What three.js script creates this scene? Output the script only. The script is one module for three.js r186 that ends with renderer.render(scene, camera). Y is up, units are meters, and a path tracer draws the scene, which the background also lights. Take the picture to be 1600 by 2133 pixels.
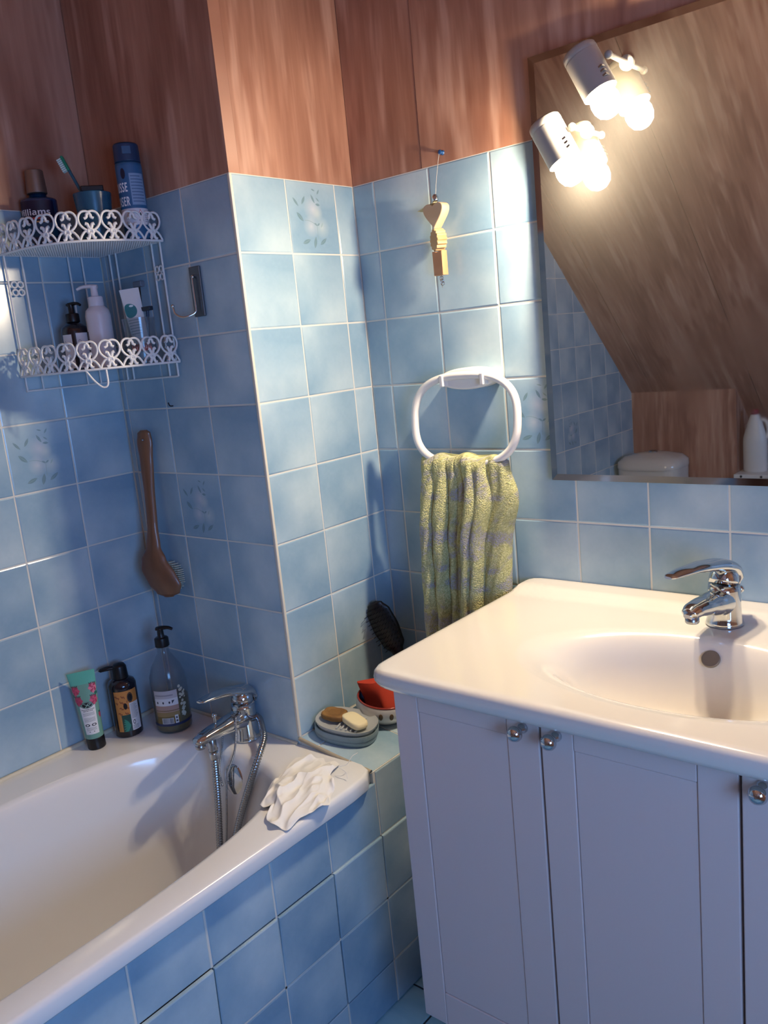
import * as THREE from 'three';
import { RoundedBoxGeometry } from 'three/addons/geometries/RoundedBoxGeometry.js';
import { mergeGeometries } from 'three/addons/utils/BufferGeometryUtils.js';
import { RectAreaLightUniformsLib } from 'three/addons/lights/RectAreaLightUniformsLib.js';

// ------------------------------------------------------------ camera, sky, light, exposure
const scene = new THREE.Scene();
const camera = new THREE.PerspectiveCamera(62.73, 1600 / 2133, 0.02, 60);
camera.position.set(1.30268, 1.41428, 1.53012);
camera.rotation.set(-0.1959, 0.70612, -0.09892, 'YXZ');
scene.add(camera);
const SKY = new THREE.Color().setRGB(0.30, 0.52, 1.0);
scene.background = SKY.clone().multiplyScalar(2.0);
const renderer = new THREE.WebGLRenderer({ antialias: true });
renderer.toneMapping = THREE.LinearToneMapping;
renderer.toneMappingExposure = 1.2;
renderer.shadowMap.enabled = true;
RectAreaLightUniformsLib.init();
// daylight coming in through the window of the right wall (opening built below)
const RX = 2.05, WIN = { z0: 1.06, z1: 1.86, y0: 0.92, y1: 1.6 };
const SL = { z0: 1.05, y0: 2.43, z1: 3.05, y1: 0.675 };          // sloping ceiling line
const slopeLen = Math.hypot(SL.z1 - SL.z0, SL.y1 - SL.y0), slopeA = Math.atan2(SL.y0 - SL.y1, SL.z1 - SL.z0);
const sDir = new THREE.Vector3(0, -Math.sin(slopeA), Math.cos(slopeA)), sNor = new THREE.Vector3(0, -Math.cos(slopeA), -Math.sin(slopeA));
const skyLight = new THREE.RectAreaLight(new THREE.Color().setRGB(0.20, 0.46, 1.0), 12.0, WIN.z1 - WIN.z0 - 0.1, WIN.y1 - WIN.y0 - 0.1);
skyLight.position.set(RX - 0.004, (WIN.y0 + WIN.y1) / 2, (WIN.z0 + WIN.z1) / 2); skyLight.lookAt(0, skyLight.position.y, skyLight.position.z); scene.add(skyLight);
const LAMP_COLOR = new THREE.Color().setRGB(1.0, 0.81, 0.575), LAMP_CD = 1.12, LAMP_FORWARD_CD = 0.3;   // candela of each bulb, and what its silvered back throws forwards

// ------------------------------------------------------------ random, noise, textures
let seed = 7; const rnd = () => { seed = (seed * 1664525 + 1013904223) >>> 0; return seed / 4294967296; };
const gauss = (q) => Math.exp(-q * q), rr = (a, b) => a + (b - a) * rnd();
const lerp = (a, b, t) => a + (b - a) * t, clamp = (x, a = 0, b = 1) => Math.min(b, Math.max(a, x));
const sstep = (a, b, x) => { const t = clamp((x - a) / (b - a)); return t * t * (3 - 2 * t); };
function lattice(px, py, s) {                                     // tileable value noise
  let q = s >>> 0; const r = () => { q = (q * 1664525 + 1013904223) >>> 0; return q / 4294967296; };
  const a = new Float32Array(px * py); for (let i = 0; i < a.length; i++) a[i] = r();
  return (x, y) => {
    x = ((x % 1) + 1) % 1 * px; y = ((y % 1) + 1) % 1 * py;
    const i = Math.floor(x), j = Math.floor(y), f = x - i, g = y - j, u = f * f * (3 - 2 * f), v = g * g * (3 - 2 * g);
    const I = i % px, J = j % py, I1 = (i + 1) % px, J1 = (j + 1) % py;
    return lerp(lerp(a[J * px + I], a[J * px + I1], u), lerp(a[J1 * px + I], a[J1 * px + I1], u), v);
  };
}
function fbm(px, py, s, oct = 4) {
  const L = []; for (let o = 0; o < oct; o++) L.push(lattice(px << o, py << o, s + o * 77));
  return (x, y) => { let r = 0, a = 0.5, n = 0; for (const l of L) { r += a * l(x, y); n += a; a *= 0.5; } return r / n; };
}
function dataTex(n, m, fn, srgb = true) {
  const d = new Uint8Array(n * m * 4);
  for (let j = 0; j < m; j++) for (let i = 0; i < n; i++) { const c = fn(i / n, j / m), k = (j * n + i) * 4; d[k] = c[0]; d[k + 1] = c[1]; d[k + 2] = c[2]; d[k + 3] = 255; }
  const t = new THREE.DataTexture(d, n, m); t.wrapS = t.wrapT = THREE.RepeatWrapping; t.magFilter = THREE.LinearFilter; t.minFilter = THREE.LinearMipmapLinearFilter; t.generateMipmaps = true;
  if (srgb) t.colorSpace = THREE.SRGBColorSpace; t.needsUpdate = true; return t;
}
const mixc = (a, b, t) => [lerp(a[0], b[0], t), lerp(a[1], b[1], t), lerp(a[2], b[2], t)];
function canvasTex(w, h, draw) {
  const c = document.createElement('canvas'); c.width = w; c.height = h; const g = c.getContext('2d'); draw(g, w, h);
  const t = new THREE.CanvasTexture(c); t.wrapS = THREE.RepeatWrapping; t.colorSpace = THREE.SRGBColorSpace; return t;
}
const woodTex = (() => {
  const a = fbm(12, 3, 11, 4), b = fbm(40, 4, 23, 4), c = fbm(128, 10, 31, 3), w = fbm(3, 3, 5, 2), e = fbm(30, 6, 91, 3);
  return dataTex(1024, 1024, (u, v) => {
    const du = (w(u, v) - 0.5) * 0.012;
    const n = a(u + du, v), m = b(u + du, v), f = c(u + du, v), k = e(u + du, v);
    let col = mixc([160, 112, 90], [188, 141, 117], clamp((n - 0.3) * 2.3));
    col = mixc(col, [212, 172, 150], sstep(0.5, 0.8, m) * 0.6);
    col = mixc(col, [142, 92, 72], sstep(0.56, 0.78, k) * 0.5);
    const g = (f - 0.5) * 24; return [clamp(col[0] + g, 0, 255), clamp(col[1] + g, 0, 255), clamp(col[2] + g * 0.9, 0, 255)];
  });
})();
const TILE_A = [139, 170, 191], TILE_B = [182, 203, 212];
const cloud = (() => { const a = fbm(4, 4, 41, 4), b = fbm(3, 3, 43, 4), c = fbm(90, 90, 47, 2); return (u, v) => { const t = clamp((a(u, v) - 0.3) * 2.2), q = mixc(TILE_A, TILE_B, t), k = (b(u, v) - 0.5) * 18 + (c(u, v) - 0.5) * 8; return [q[0] + k * 0.6, q[1] + k * 0.5, q[2] + k * 0.4]; }; })();
const tileTex = dataTex(512, 512, cloud);
const decorTex = canvasTex(256, 256, (g, w, h) => {
  const im = g.createImageData(w, h); for (let j = 0; j < h; j++) for (let i = 0; i < w; i++) { const c = cloud(i / 1024 + 0.3, j / 1024 + 0.1), k = (j * w + i) * 4; im.data[k] = c[0]; im.data[k + 1] = c[1]; im.data[k + 2] = c[2]; im.data[k + 3] = 255; } g.putImageData(im, 0, 0);
  const bl = (x, y, r, c) => { const q = g.createRadialGradient(x, y, 2, x, y, r); q.addColorStop(0, c); q.addColorStop(1, c.replace(/[\d.]+\)$/, '0)')); g.fillStyle = q; g.fillRect(x - r, y - r, 2 * r, 2 * r); };
  bl(128, 96, 50, 'rgba(206,208,214,0.75)'); bl(110, 158, 42, 'rgba(206,210,214,0.7)'); bl(168, 160, 42, 'rgba(200,212,210,0.7)'); bl(150, 110, 30, 'rgba(196,208,204,0.6)');
  const leaf = (x, y, a, l, b, c = 'rgba(112,142,152,0.95)') => { g.save(); g.translate(x, y); g.rotate(a); g.fillStyle = c; g.beginPath(); g.moveTo(-l, 0); g.quadraticCurveTo(-l * 0.1, -b, l, 0); g.quadraticCurveTo(0, b * 1.1, -l, 0); g.fill(); g.strokeStyle = 'rgba(160,180,186,0.7)'; g.lineWidth = 1; g.beginPath(); g.moveTo(-l * 0.8, 0); g.lineTo(l * 0.8, 0); g.stroke(); g.restore(); };
  leaf(40, 74, 0.85, 20, 9); leaf(80, 66, -1.0, 18, 10); leaf(132, 58, 1.05, 18, 9); leaf(158, 60, 0.7, 11, 5); leaf(156, 78, 0.1, 12, 8); leaf(164, 32, -0.95, 12, 6); leaf(138, 26, 0.3, 10, 5);
  leaf(56, 126, 0.75, 22, 15); leaf(78, 214, -0.35, 22, 14); leaf(124, 216, -1.3, 22, 14); leaf(168, 212, -0.6, 22, 13);
  leaf(136, 150, 0.5, 9, 6); leaf(150, 150, -0.6, 9, 6); leaf(168, 152, -1.0, 12, 6, 'rgba(150,178,180,0.8)');
  g.strokeStyle = 'rgba(135,160,166,0.8)'; g.lineWidth = 2; g.beginPath(); g.moveTo(78, 138); g.quadraticCurveTo(112, 134, 140, 156); g.moveTo(143, 152); g.lineTo(140, 205); g.stroke();
});
const floorTex = (() => { const a = fbm(6, 24, 61, 4), b = fbm(3, 3, 63, 3); return dataTex(512, 512, (u, v) => { const t = a(u, v) * 0.6 + b(u, v) * 0.4; return mixc([140, 192, 208], [176, 218, 226], clamp((t - 0.3) * 2.4)); }); })();
const grainTex = (() => { const a = fbm(6, 3, 71, 4); return dataTex(256, 256, (u, v) => { const t = clamp((a(u, v) - 0.3) * 2.4); return mixc([104, 70, 50], [140, 96, 66], t); }); })();
const paleWoodTex = (() => { const a = fbm(4, 16, 73, 4); return dataTex(256, 256, (u, v) => mixc([200, 168, 132], [222, 196, 164], clamp((a(u, v) - 0.3) * 2.4))); })();
const smudgeTex = (() => { const a = fbm(5, 5, 81, 5), b = fbm(60, 60, 83, 3); return dataTex(512, 512, (u, v) => { const t = sstep(0.55, 0.75, a(u, v)) * 0.7 + sstep(0.62, 0.8, b(u, v)) * 0.3, k = 255 * (0.12 + 0.6 * t); return [k, k, k]; }, false); })();
const terryTex = (() => {
  const a = fbm(5, 7, 95, 3), b = fbm(110, 110, 97, 2), c = fbm(9, 12, 99, 3);
  return dataTex(512, 512, (u, v) => {
    const n = b(u, v), band = 0.5 + 0.5 * Math.sin(v * Math.PI * 2 * 5 + 1.2);
    let col = mixc([172, 172, 116], [212, 210, 156], clamp((n - 0.25) * 2));
    const lav = sstep(0.5, 0.68, a(u, v) * 0.62 + c(u, v) * 0.34 + band * 0.08) * sstep(0.38, 0.6, n + 0.12);
    col = mixc(col, mixc([130, 130, 150], [176, 174, 196], n), lav * 0.75); return col;
  });
})();
const terryBump = (() => { const b = fbm(110, 110, 97, 2), c = fbm(170, 170, 98, 1); return dataTex(512, 512, (u, v) => { const k = 255 * (b(u, v) * 0.65 + c(u, v) * 0.35); return [k, k, k]; }, false); })();
const soapTex = (() => { const a = fbm(5, 5, 87, 4); return dataTex(128, 128, (u, v) => mixc([112, 78, 36], [150, 112, 58], clamp((a(u, v) - 0.3) * 2.4))); })();

// ------------------------------------------------------------ materials
const std = (o) => new THREE.MeshStandardMaterial(o), phy = (o) => new THREE.MeshPhysicalMaterial(o);
const M = {
  wood: std({ map: woodTex, roughness: 0.55 }),
  tile: std({ map: tileTex, roughness: 0.2 }),
  decor: std({ map: decorTex, roughness: 0.2 }),
  grout: std({ color: '#dad8ce', roughness: 0.9 }),
  openJoint: std({ color: '#3a4046', roughness: 0.95 }),
  cement: std({ color: '#55524d', roughness: 1 }),
  silicone: std({ color: '#d8d0b8', roughness: 0.5 }),
  dirtySilicone: std({ color: '#a79c86', roughness: 0.7 }),
  bead: std({ color: '#d9d2c0', roughness: 0.4 }),
  floor: std({ map: floorTex, roughness: 0.45 }),
  plaster: std({ color: '#b9a58f', roughness: 0.9 }),
  porcelain: phy({ color: '#dfdad1', roughness: 0.16, clearcoat: 0.6, clearcoatRoughness: 0.08 }),
  tub: phy({ color: '#ebebe8', roughness: 0.2, clearcoat: 0.5, clearcoatRoughness: 0.1 }),
  cabinet: std({ color: '#dcc9c3', roughness: 0.5 }),
  gap: std({ color: '#14161c', roughness: 0.9 }),
  chrome: std({ color: '#c9cdd0', metalness: 1, roughness: 0.07 }),
  dullChrome: std({ color: '#a9adb0', metalness: 1, roughness: 0.22 }),
  brass: std({ color: '#8d857a', metalness: 0.6, roughness: 0.5 }),
  mirror: std({ color: '#cdc9c0', metalness: 0.982, roughness: 0.1, roughnessMap: smudgeTex }),
  mirrorEdge: std({ color: '#a9a49c', metalness: 1, roughness: 0.06 }),
  whitePaint: std({ color: '#e6e6e4', roughness: 0.35 }),
  whitePlastic: phy({ color: '#ebe8e2', roughness: 0.28, clearcoat: 0.3 }),
  lampBody: std({ color: '#a5a19a', roughness: 0.4, metalness: 0.15 }),
  blackPlastic: std({ color: '#0a0a10', roughness: 0.35 }),
  darkBottle: phy({ color: '#15101c', roughness: 0.15, clearcoat: 0.5 }),
  handleWood: phy({ map: grainTex, roughness: 0.4, clearcoat: 0.3 }),
  bristle: std({ color: '#cfd0bc', roughness: 0.7 }),
  paleWood: std({ map: paleWoodTex, roughness: 0.6 }),
  towel: std({ map: terryTex, bumpMap: terryBump, bumpScale: 0.0035, roughness: 1 }),
  cloth: std({ color: '#ecebe6', roughness: 0.9 }),
  red: std({ color: '#b3361f', roughness: 0.8 }),
  navy: std({ color: '#1d2c55', roughness: 0.3 }),
  clearPlastic: phy({ color: '#dfe6ea', transmission: 0.95, thickness: 0, roughness: 0.15, ior: 1.45 }),
  blueCup: phy({ color: '#4f9cc0', transmission: 0.75, thickness: 0, roughness: 0.25, ior: 1.45 }),
  dish: phy({ color: '#9fb6c0', transmission: 0.35, thickness: 0, roughness: 0.4 }),
  amber: phy({ color: '#8a7430', transmission: 0.45, thickness: 0, roughness: 0.3 }),
  greenPlastic: phy({ color: '#159a78', roughness: 0.3, transmission: 0.2, thickness: 0 }),
  soapCream: std({ color: '#eadfb8', roughness: 0.5 }),
  soapBrown: std({ map: soapTex, roughness: 0.6 }),
};
for (const m of [M.cloth, M.towel]) m.side = THREE.DoubleSide;

// ------------------------------------------------------------ object helpers
const used = new Map();
function numbered(n) { const k = used.get(n) ?? 0; used.set(n, k + 1); return k ? `${n}_${String(k).padStart(3, '0')}` : n; }
function mesh(name, geo, mat, parent, top = false) {
  if (Array.isArray(geo)) geo = mergeGeometries(geo.map((g) => { const q = g.index ? g.toNonIndexed() : g; for (const k of Object.keys(q.attributes)) if (!['position', 'normal', 'uv'].includes(k)) q.deleteAttribute(k); return q; }));
  const m = new THREE.Mesh(geo, mat); m.name = top ? numbered(name) : name; m.castShadow = m.receiveShadow = true; (parent ?? scene).add(m); return m;
}
const part = (parent, name, geo, mat, label) => { const m = mesh(name, geo, mat, parent); if (label) m.userData.label = label; return m; };
function thing(name, label, category, [x, y, z] = [0, 0, 0], turn = 0, group) {
  const o = new THREE.Group(); o.name = numbered(name); scene.add(o); o.position.set(x, y, z); o.rotation.y = turn;
  o.userData = { label, category }; if (group) o.userData.group = group; return o;
}
function structure(name, label) { const o = new THREE.Group(); o.name = numbered(name); o.userData = { kind: 'structure', label, category: name.split('_')[0] }; scene.add(o); return o; }
const V = (x, y, z) => new THREE.Vector3(x, y, z);
const box = (x0, x1, y0, y1, z0, z1) => { const g = new THREE.BoxGeometry(x1 - x0, y1 - y0, z1 - z0); g.translate((x0 + x1) / 2, (y0 + y1) / 2, (z0 + z1) / 2); return g; };
const rbox = (x0, x1, y0, y1, z0, z1, r = 0.003, s = 2) => { const g = new RoundedBoxGeometry(x1 - x0, y1 - y0, z1 - z0, s, r); g.translate((x0 + x1) / 2, (y0 + y1) / 2, (z0 + z1) / 2); return g; };
const lathe = (pts, n = 40) => new THREE.LatheGeometry(pts.map(([r, y]) => new THREE.Vector2(Math.max(r, 0.00005), y)), n);
const tube = (pts, r, n = 40, m = 8, closed = false) => new THREE.TubeGeometry(new THREE.CatmullRomCurve3(pts.map((p) => (p.isVector3 ? p : V(...p))), closed, 'catmullrom', 0.5), n, r, m, closed);
const straight = (a, b, r, m = 8) => { a = V(...a); b = V(...b); return new THREE.TubeGeometry(new THREE.LineCurve3(a, b), 1, r, m); };
const ball = (p, r, n = 16, m = 12) => { const g = new THREE.SphereGeometry(r, n, m); g.translate(...p); return g; };
// surface through rings of points (each ring an array of Vector3); closed rings; optional flat caps
function loft(rings, { capA = false, capB = false, closed = true, uvScale = null } = {}) {
  const n = rings[0].length, pos = [], uv = [], idx = [], W = closed ? n + 1 : n; let L = 0;
  rings.forEach((r, k) => { if (k) L += r[0].distanceTo(rings[k - 1][0]); let s = 0; for (let i = 0; i < W; i++) { const p = r[i % n]; if (i) s += p.distanceTo(r[(i - 1) % n]); pos.push(p.x, p.y, p.z); uv.push(uvScale ? s * uvScale : i / n, uvScale ? L * uvScale : k / (rings.length - 1)); } });
  for (let k = 0; k < rings.length - 1; k++) for (let i = 0; i < W - 1; i++) { const a = k * W + i, b = a + 1, c = a + W, d = c + 1; idx.push(a, b, c, b, d, c); }
  const cap = (k, flip) => { const c = V(0, 0, 0); rings[k].forEach((p) => c.add(p)); c.divideScalar(n); const o = pos.length / 3; pos.push(c.x, c.y, c.z); uv.push(0.5, 0.5); rings[k].forEach((p) => { pos.push(p.x, p.y, p.z); uv.push(0.5, 0.5); }); for (let i = 0; i < n; i++) { const a = o + 1 + i, b = o + 1 + (i + 1) % n; flip ? idx.push(o, a, b) : idx.push(o, b, a); } };
  if (capA) cap(0, false); if (capB) cap(rings.length - 1, true);
  const g = new THREE.BufferGeometry(); g.setAttribute('position', new THREE.Float32BufferAttribute(pos, 3)); g.setAttribute('uv', new THREE.Float32BufferAttribute(uv, 2)); g.setIndex(idx); g.computeVertexNormals();
  if (closed) { const N = g.attributes.normal; rings.forEach((r, k) => { const a = k * W, b = a + n, x = N.getX(a) + N.getX(b), y = N.getY(a) + N.getY(b), z = N.getZ(a) + N.getZ(b), l = Math.hypot(x, y, z) || 1; N.setXYZ(a, x / l, y / l, z / l); N.setXYZ(b, x / l, y / l, z / l); }); }
  return g;
}
// a bar swept in the yz plane: rows [z, y, half width along x, half thickness in the plane]
function sweep(rows, n = 28, m = 20, power = 2) {
  const c = new THREE.CatmullRomCurve3(rows.map((r) => V(0, r[1], r[0]))), rings = [], N = n;
  const at = (t, k) => { const f = t * (rows.length - 1), i = Math.min(rows.length - 2, Math.floor(f)), q = f - i, s = q * q * (3 - 2 * q); return lerp(rows[i][k], rows[i + 1][k], s); };
  for (let j = 0; j <= N; j++) {
    const t = j / N, p = c.getPoint(t), d = c.getTangent(t), nn = V(0, d.z, -d.y).normalize(), a = at(t, 2), b = at(t, 3), ring = [];
    for (let i = 0; i < m; i++) { const th = (i / m) * Math.PI * 2, cx = Math.cos(th), sx = Math.sin(th), e = 2 / power; ring.push(V(Math.sign(cx) * Math.abs(cx) ** e * a, p.y, p.z).addScaledVector(nn, Math.sign(sx) * Math.abs(sx) ** e * b)); }
    rings.push(ring);
  }
  return loft(rings, { capA: true, capB: true });
}
function extrude(shape, depth, bevel = 0.001, seg = 2) { const g = new THREE.ExtrudeGeometry(shape, { depth, bevelEnabled: bevel > 0, bevelSize: bevel, bevelThickness: bevel, bevelSegments: seg, curveSegments: 20 }); return g; }
const arcPatch = (r, h, th, w, y) => { const g = new THREE.CylinderGeometry(r, r, h, 24, 1, true, th - w / 2, w); g.translate(0, y, 0); return g; };

// ------------------------------------------------------------ tiles
const geoCache = new Map();
function tileGeo(w, h, variant, decor) {
  const key = `${w.toFixed(3)}|${h.toFixed(3)}|${variant}|${decor}`; if (geoCache.has(key)) return geoCache.get(key);
  const b = 0.0022, d = 0.007, q = 0.0009, X = w / 2, Y = h / 2, pos = [], uv = [], idx = [], ox = (variant % 3) * 0.29, oy = Math.floor(variant / 3) * 0.37;
  const P = (a) => { const o = pos.length / 3; for (const [x, y, z] of a) { pos.push(x, y, z); decor ? uv.push((x + X) / w, (y + Y) / h) : uv.push((x + X) / 0.6 + ox, (y + Y) / 0.6 + oy); } idx.push(o, o + 1, o + 2, o, o + 2, o + 3); };
  const f = [[-X + b, -Y + b, 0], [X - b, -Y + b, 0], [X - b, Y - b, 0], [-X + b, Y - b, 0]], e = [[-X, -Y, -q], [X, -Y, -q], [X, Y, -q], [-X, Y, -q]], k = e.map(([x, y]) => [x, y, -d]);
  P(f); for (let i = 0; i < 4; i++) { const j = (i + 1) % 4; P([e[i], e[j], f[j], f[i]]); P([k[i], k[j], e[j], e[i]]); }
  const g = new THREE.BufferGeometry(); g.setAttribute('position', new THREE.Float32BufferAttribute(pos, 3)); g.setAttribute('uv', new THREE.Float32BufferAttribute(uv, 2)); g.setIndex(idx); g.computeVertexNormals();
  geoCache.set(key, g); return g;
}
// us and vs are joint positions; place(u, v) gives the point on the finished tile face
function layTiles(parent, us, vs, place, rot, { skip = null, decor = () => false, mat = M.tile, joint = 0.0034, rough = 0.0004, lean = null } = {}) {
  for (let i = 0; i < us.length - 1; i++) for (let j = 0; j < vs.length - 1; j++) {
    const a = Math.min(us[i], us[i + 1]), b = Math.max(us[i], us[i + 1]), c = Math.min(vs[j], vs[j + 1]), d = Math.max(vs[j], vs[j + 1]);
    if (b - a < 0.009 || d - c < 0.009 || (skip && skip((a + b) / 2, (c + d) / 2))) continue;
    const dec = decor((a + b) / 2, (c + d) / 2), m = mesh('tile', tileGeo(b - a - joint, d - c - joint, dec ? 0 : Math.floor(rnd() * 6), dec), dec ? M.decor : mat, parent);
    if (dec) m.userData.label = 'tile with a pale flower and grey leaves print';
    m.position.copy(place((a + b) / 2, (c + d) / 2)); m.rotation.set(...rot); m.rotation.z += rr(-0.002, 0.002); m.translateZ(rr(-rough, rough)); if (lean) { const q = lean((a + b) / 2, (c + d) / 2); m.translateZ(q * (d - c) * 0.5); m.rotateX(q); }
  }
}
const joints = (from, to, start, step = 0.1512) => { const r = [from]; for (let x = start; x < to - 0.004; x += step) if (x > from + 0.004) r.push(x); r.push(to); return r; };
const D = 0.3646, WX = -0.4773, TOP = 1.77, RIM = 0.565, LEDGE = 0.583, TILT = 0.14, PX = 0.207;
const ledgeY = (x) => LEDGE - TILT * x;                            // the ledge slopes down to its front
const rows = (lo, hi = TOP) => { const r = []; for (let y = hi; y > lo + 0.006; y -= 0.15) r.push(y); r.push(lo); return r; };
// wooden boards: box with uv in metres, grain along local y
function board(x0, x1, y0, y1, z0, z1, axis = 'z') {
  const g = box(x0, x1, y0, y1, z0, z1), p = g.attributes.position, uv = g.attributes.uv;
  for (let i = 0; i < p.count; i++) uv.setXY(i, (axis === 'z' ? p.getX(i) : p.getZ(i)) / 1.1 + 0.13 * x0 + 0.37 * z0, p.getY(i) / 1.1 + 0.21 * z1);
  return g;
}

// ------------------------------------------------------------ the room shell
const CEIL = 2.44, KZ = 2.62, BZ = 3.05;
{
  const w = structure('wall_back', 'tiled wall with wooden panelling above, behind mirror and washbasin');
  part(w, 'grout_bed', box(0, RX, 0, TOP, -0.12, -0.0012), M.grout);
  const us = joints(0, RX, 0.0603);
  layTiles(w, us, rows(0.57), (u, v) => V(u, v, 0), [0, 0, 0], { decor: (u, v) => u > 0.37 && u < 0.5 && v > 1.18 && v < 1.31 });
  layTiles(w, us.filter((u) => u > 0.2 && u < 0.6), rows(0.0, 0.57), (u, v) => V(u, v, 0), [0, 0, 0]);
  part(w, 'wood_panel', board(0.0, 0.195, TOP, CEIL, -0.12, -0.002), M.wood); part(w, 'wood_panel', board(0.1965, 1.12, TOP, CEIL, -0.12, -0.001), M.wood); part(w, 'wood_panel', board(1.1215, RX, TOP, CEIL, -0.12, -0.002), M.wood);
}
{
  const w = structure('wall_return', 'brightly lit tiled side of the boxed-in corner, with wooden panelling above');
  part(w, 'grout_bed', box(-0.1, -0.0012, 0, TOP, -0.1, D - 0.0012), M.grout);
  layTiles(w, [0.0, 0.063, 0.2142, D - 0.002], rows(LEDGE), (u, v) => V(0, v, u), [0, Math.PI / 2, 0], { decor: (u, v) => u > 0.07 && u < 0.21 && v > 1.63 });
  part(w, 'wood_panel', board(-0.1, -0.0015, TOP, CEIL, -0.1, D - 0.0301, 'x'), M.wood);
}
{
  const w = structure('wall_alcove', 'shaded tiled wall at the tap end of the bath, with wooden panelling above');
  part(w, 'grout_bed', box(WX - 0.1, -0.1001, 0, TOP, 0.2, D - 0.0012), M.grout);
  part(w, 'grout_bed', box(-0.1, -0.0013, 0, TOP, D - 0.03, D - 0.00125), M.grout);
  layTiles(w, [WX, -0.4597, -0.3085, -0.1573, -0.002], rows(RIM), (u, v) => V(u, v, D), [0, 0, 0], { decor: (u, v) => u > -0.3 && u < -0.16 && v > 1.03 && v < 1.16 });
  part(w, 'wood_panel', board(WX - 0.1, -0.0016, TOP, CEIL, D - 0.03, D - 0.0016), M.wood);
}
{
  const w = structure('wall_left', 'long tiled wall beside the bath, with wooden panelling above');
  part(w, 'grout_bed', box(WX - 0.12, WX - 0.0012, 0, TOP, D, BZ), M.grout);
  const us = joints(D, KZ, D + 0.1529);
  layTiles(w, us, rows(0.57), (u, v) => V(WX, v, u), [0, Math.PI / 2, 0], { decor: (u, v) => (u > 0.52 && u < 0.66 && v > 1.18 && v < 1.31) || (u > 1.88 && u < 2.02 && v > 0.88 && v < 1.01) });
  layTiles(w, us.filter((u) => u > 1.8), rows(0.0, 0.57), (u, v) => V(WX, v, u), [0, Math.PI / 2, 0]);
  let z = D; for (const e of [1.18, 2.1, BZ]) { part(w, 'wood_panel', board(WX - 0.12, WX - 0.0015, TOP, CEIL, z, e - 0.001, 'x'), M.wood); z = e; }
}
{
  const w = structure('wall_right', 'wood panelled wall opposite the bath');
  for (const [a, b, c, d] of [[0, WIN.z0, 0, CEIL], [WIN.z0 + 0.001, WIN.z1 - 0.001, 0, WIN.y0], [WIN.z0 + 0.001, WIN.z1 - 0.001, WIN.y1, CEIL], [WIN.z1, BZ, 0, CEIL]]) part(w, 'wood_panel', board(RX, RX + 0.12, c, d, a, b, 'x'), M.wood);
  const g = structure('window_1', 'white framed window in the wood panelled right wall');
  for (const [a, b, c, d] of [[WIN.z0, WIN.z0 + 0.05, WIN.y0, WIN.y1], [WIN.z1 - 0.05, WIN.z1, WIN.y0, WIN.y1], [WIN.z0 + 0.05, WIN.z1 - 0.05, WIN.y0, WIN.y0 + 0.05], [WIN.z0 + 0.05, WIN.z1 - 0.05, WIN.y1 - 0.05, WIN.y1]]) part(g, 'window_frame', rbox(RX + 0.02, RX + 0.09, c, d, a, b, 0.004), M.whitePaint);
  part(g, 'pane', box(RX + 0.05, RX + 0.054, WIN.y0 + 0.05, WIN.y1 - 0.05, WIN.z0 + 0.05, WIN.z1 - 0.05), phy({ color: '#ffffff', transmission: 1, thickness: 0, roughness: 0 }));
}
{
  const w = structure('wall_knee', 'low wood panelled wall under the sloping ceiling');
  part(w, 'wood_panel', board(WX, 0.035, 0, 1.08, KZ, KZ + 0.02), M.wood); part(w, 'side_panel', board(0.017, 0.035, 0, 1.08, KZ + 0.0201, BZ, 'x'), M.wood);
  part(w, 'back_board', board(0.0351, RX, 0, 0.8, BZ - 0.02, BZ), M.wood);
}
{
  const f = structure('floor', 'pale blue floor tiles');
  part(f, 'joint_bed', box(WX - 0.12, RX + 0.12, -0.1, -0.0025, -0.12, BZ + 0.05), M.openJoint);
  const xs = joints(PX - 0.012, RX, 0.288, 0.33), zs = joints(0, BZ - 0.02, 0.298, 0.33);
  layTiles(f, xs, zs, (u, v) => V(u, 0, v), [-Math.PI / 2, 0, 0], { mat: M.floor, joint: 0.005, rough: 0.0002 });
  layTiles(f, joints(WX, PX - 0.012, -0.37, 0.33), [2.0, 2.28, KZ], (u, v) => V(u, 0, v), [-Math.PI / 2, 0, 0], { mat: M.floor, joint: 0.005, rough: 0.0002 });
}
{
  const c = structure('ceiling', 'wood panelled ceiling that slopes down over the toilet');
  let x = WX - 0.12; for (const e of [0.3, 1.1, RX + 0.12]) { const g = board(x, e - 0.002, 0, 1.2, 0, 0.08); g.rotateX(Math.PI / 2); g.translate(0, CEIL + 0.08, -0.13); part(c, 'wood_panel', g, M.wood); x = e; }
  // sloping boards: local y runs down the slope
  const slopeBoard = (x0, x1, s0, s1) => { const g = board(x0, x1, -s1, -s0, 0, 0.09); const m = new THREE.Matrix4().makeBasis(V(1, 0, 0), sDir.clone().negate(), sNor.clone().negate()); m.setPosition(0, SL.y0, SL.z0); g.applyMatrix4(m); return g; };
  const cuts = [WX - 0.12, -0.36, 0.12, 0.6, 1.08, 1.56, RX + 0.12];
  for (let i = 0; i < cuts.length - 1; i++) part(c, 'wood_panel', slopeBoard(cuts[i], cuts[i + 1] - 0.0025, -0.08, slopeLen), M.wood);
}
{
  const t = structure('trim_1', 'pale bead along the outer corner of the boxed-in tiles');
  part(t, 'corner_bead', rbox(-0.006, 0.0012, LEDGE, TOP, D - 0.006, D + 0.0012, 0.002), M.bead);
}

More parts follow.
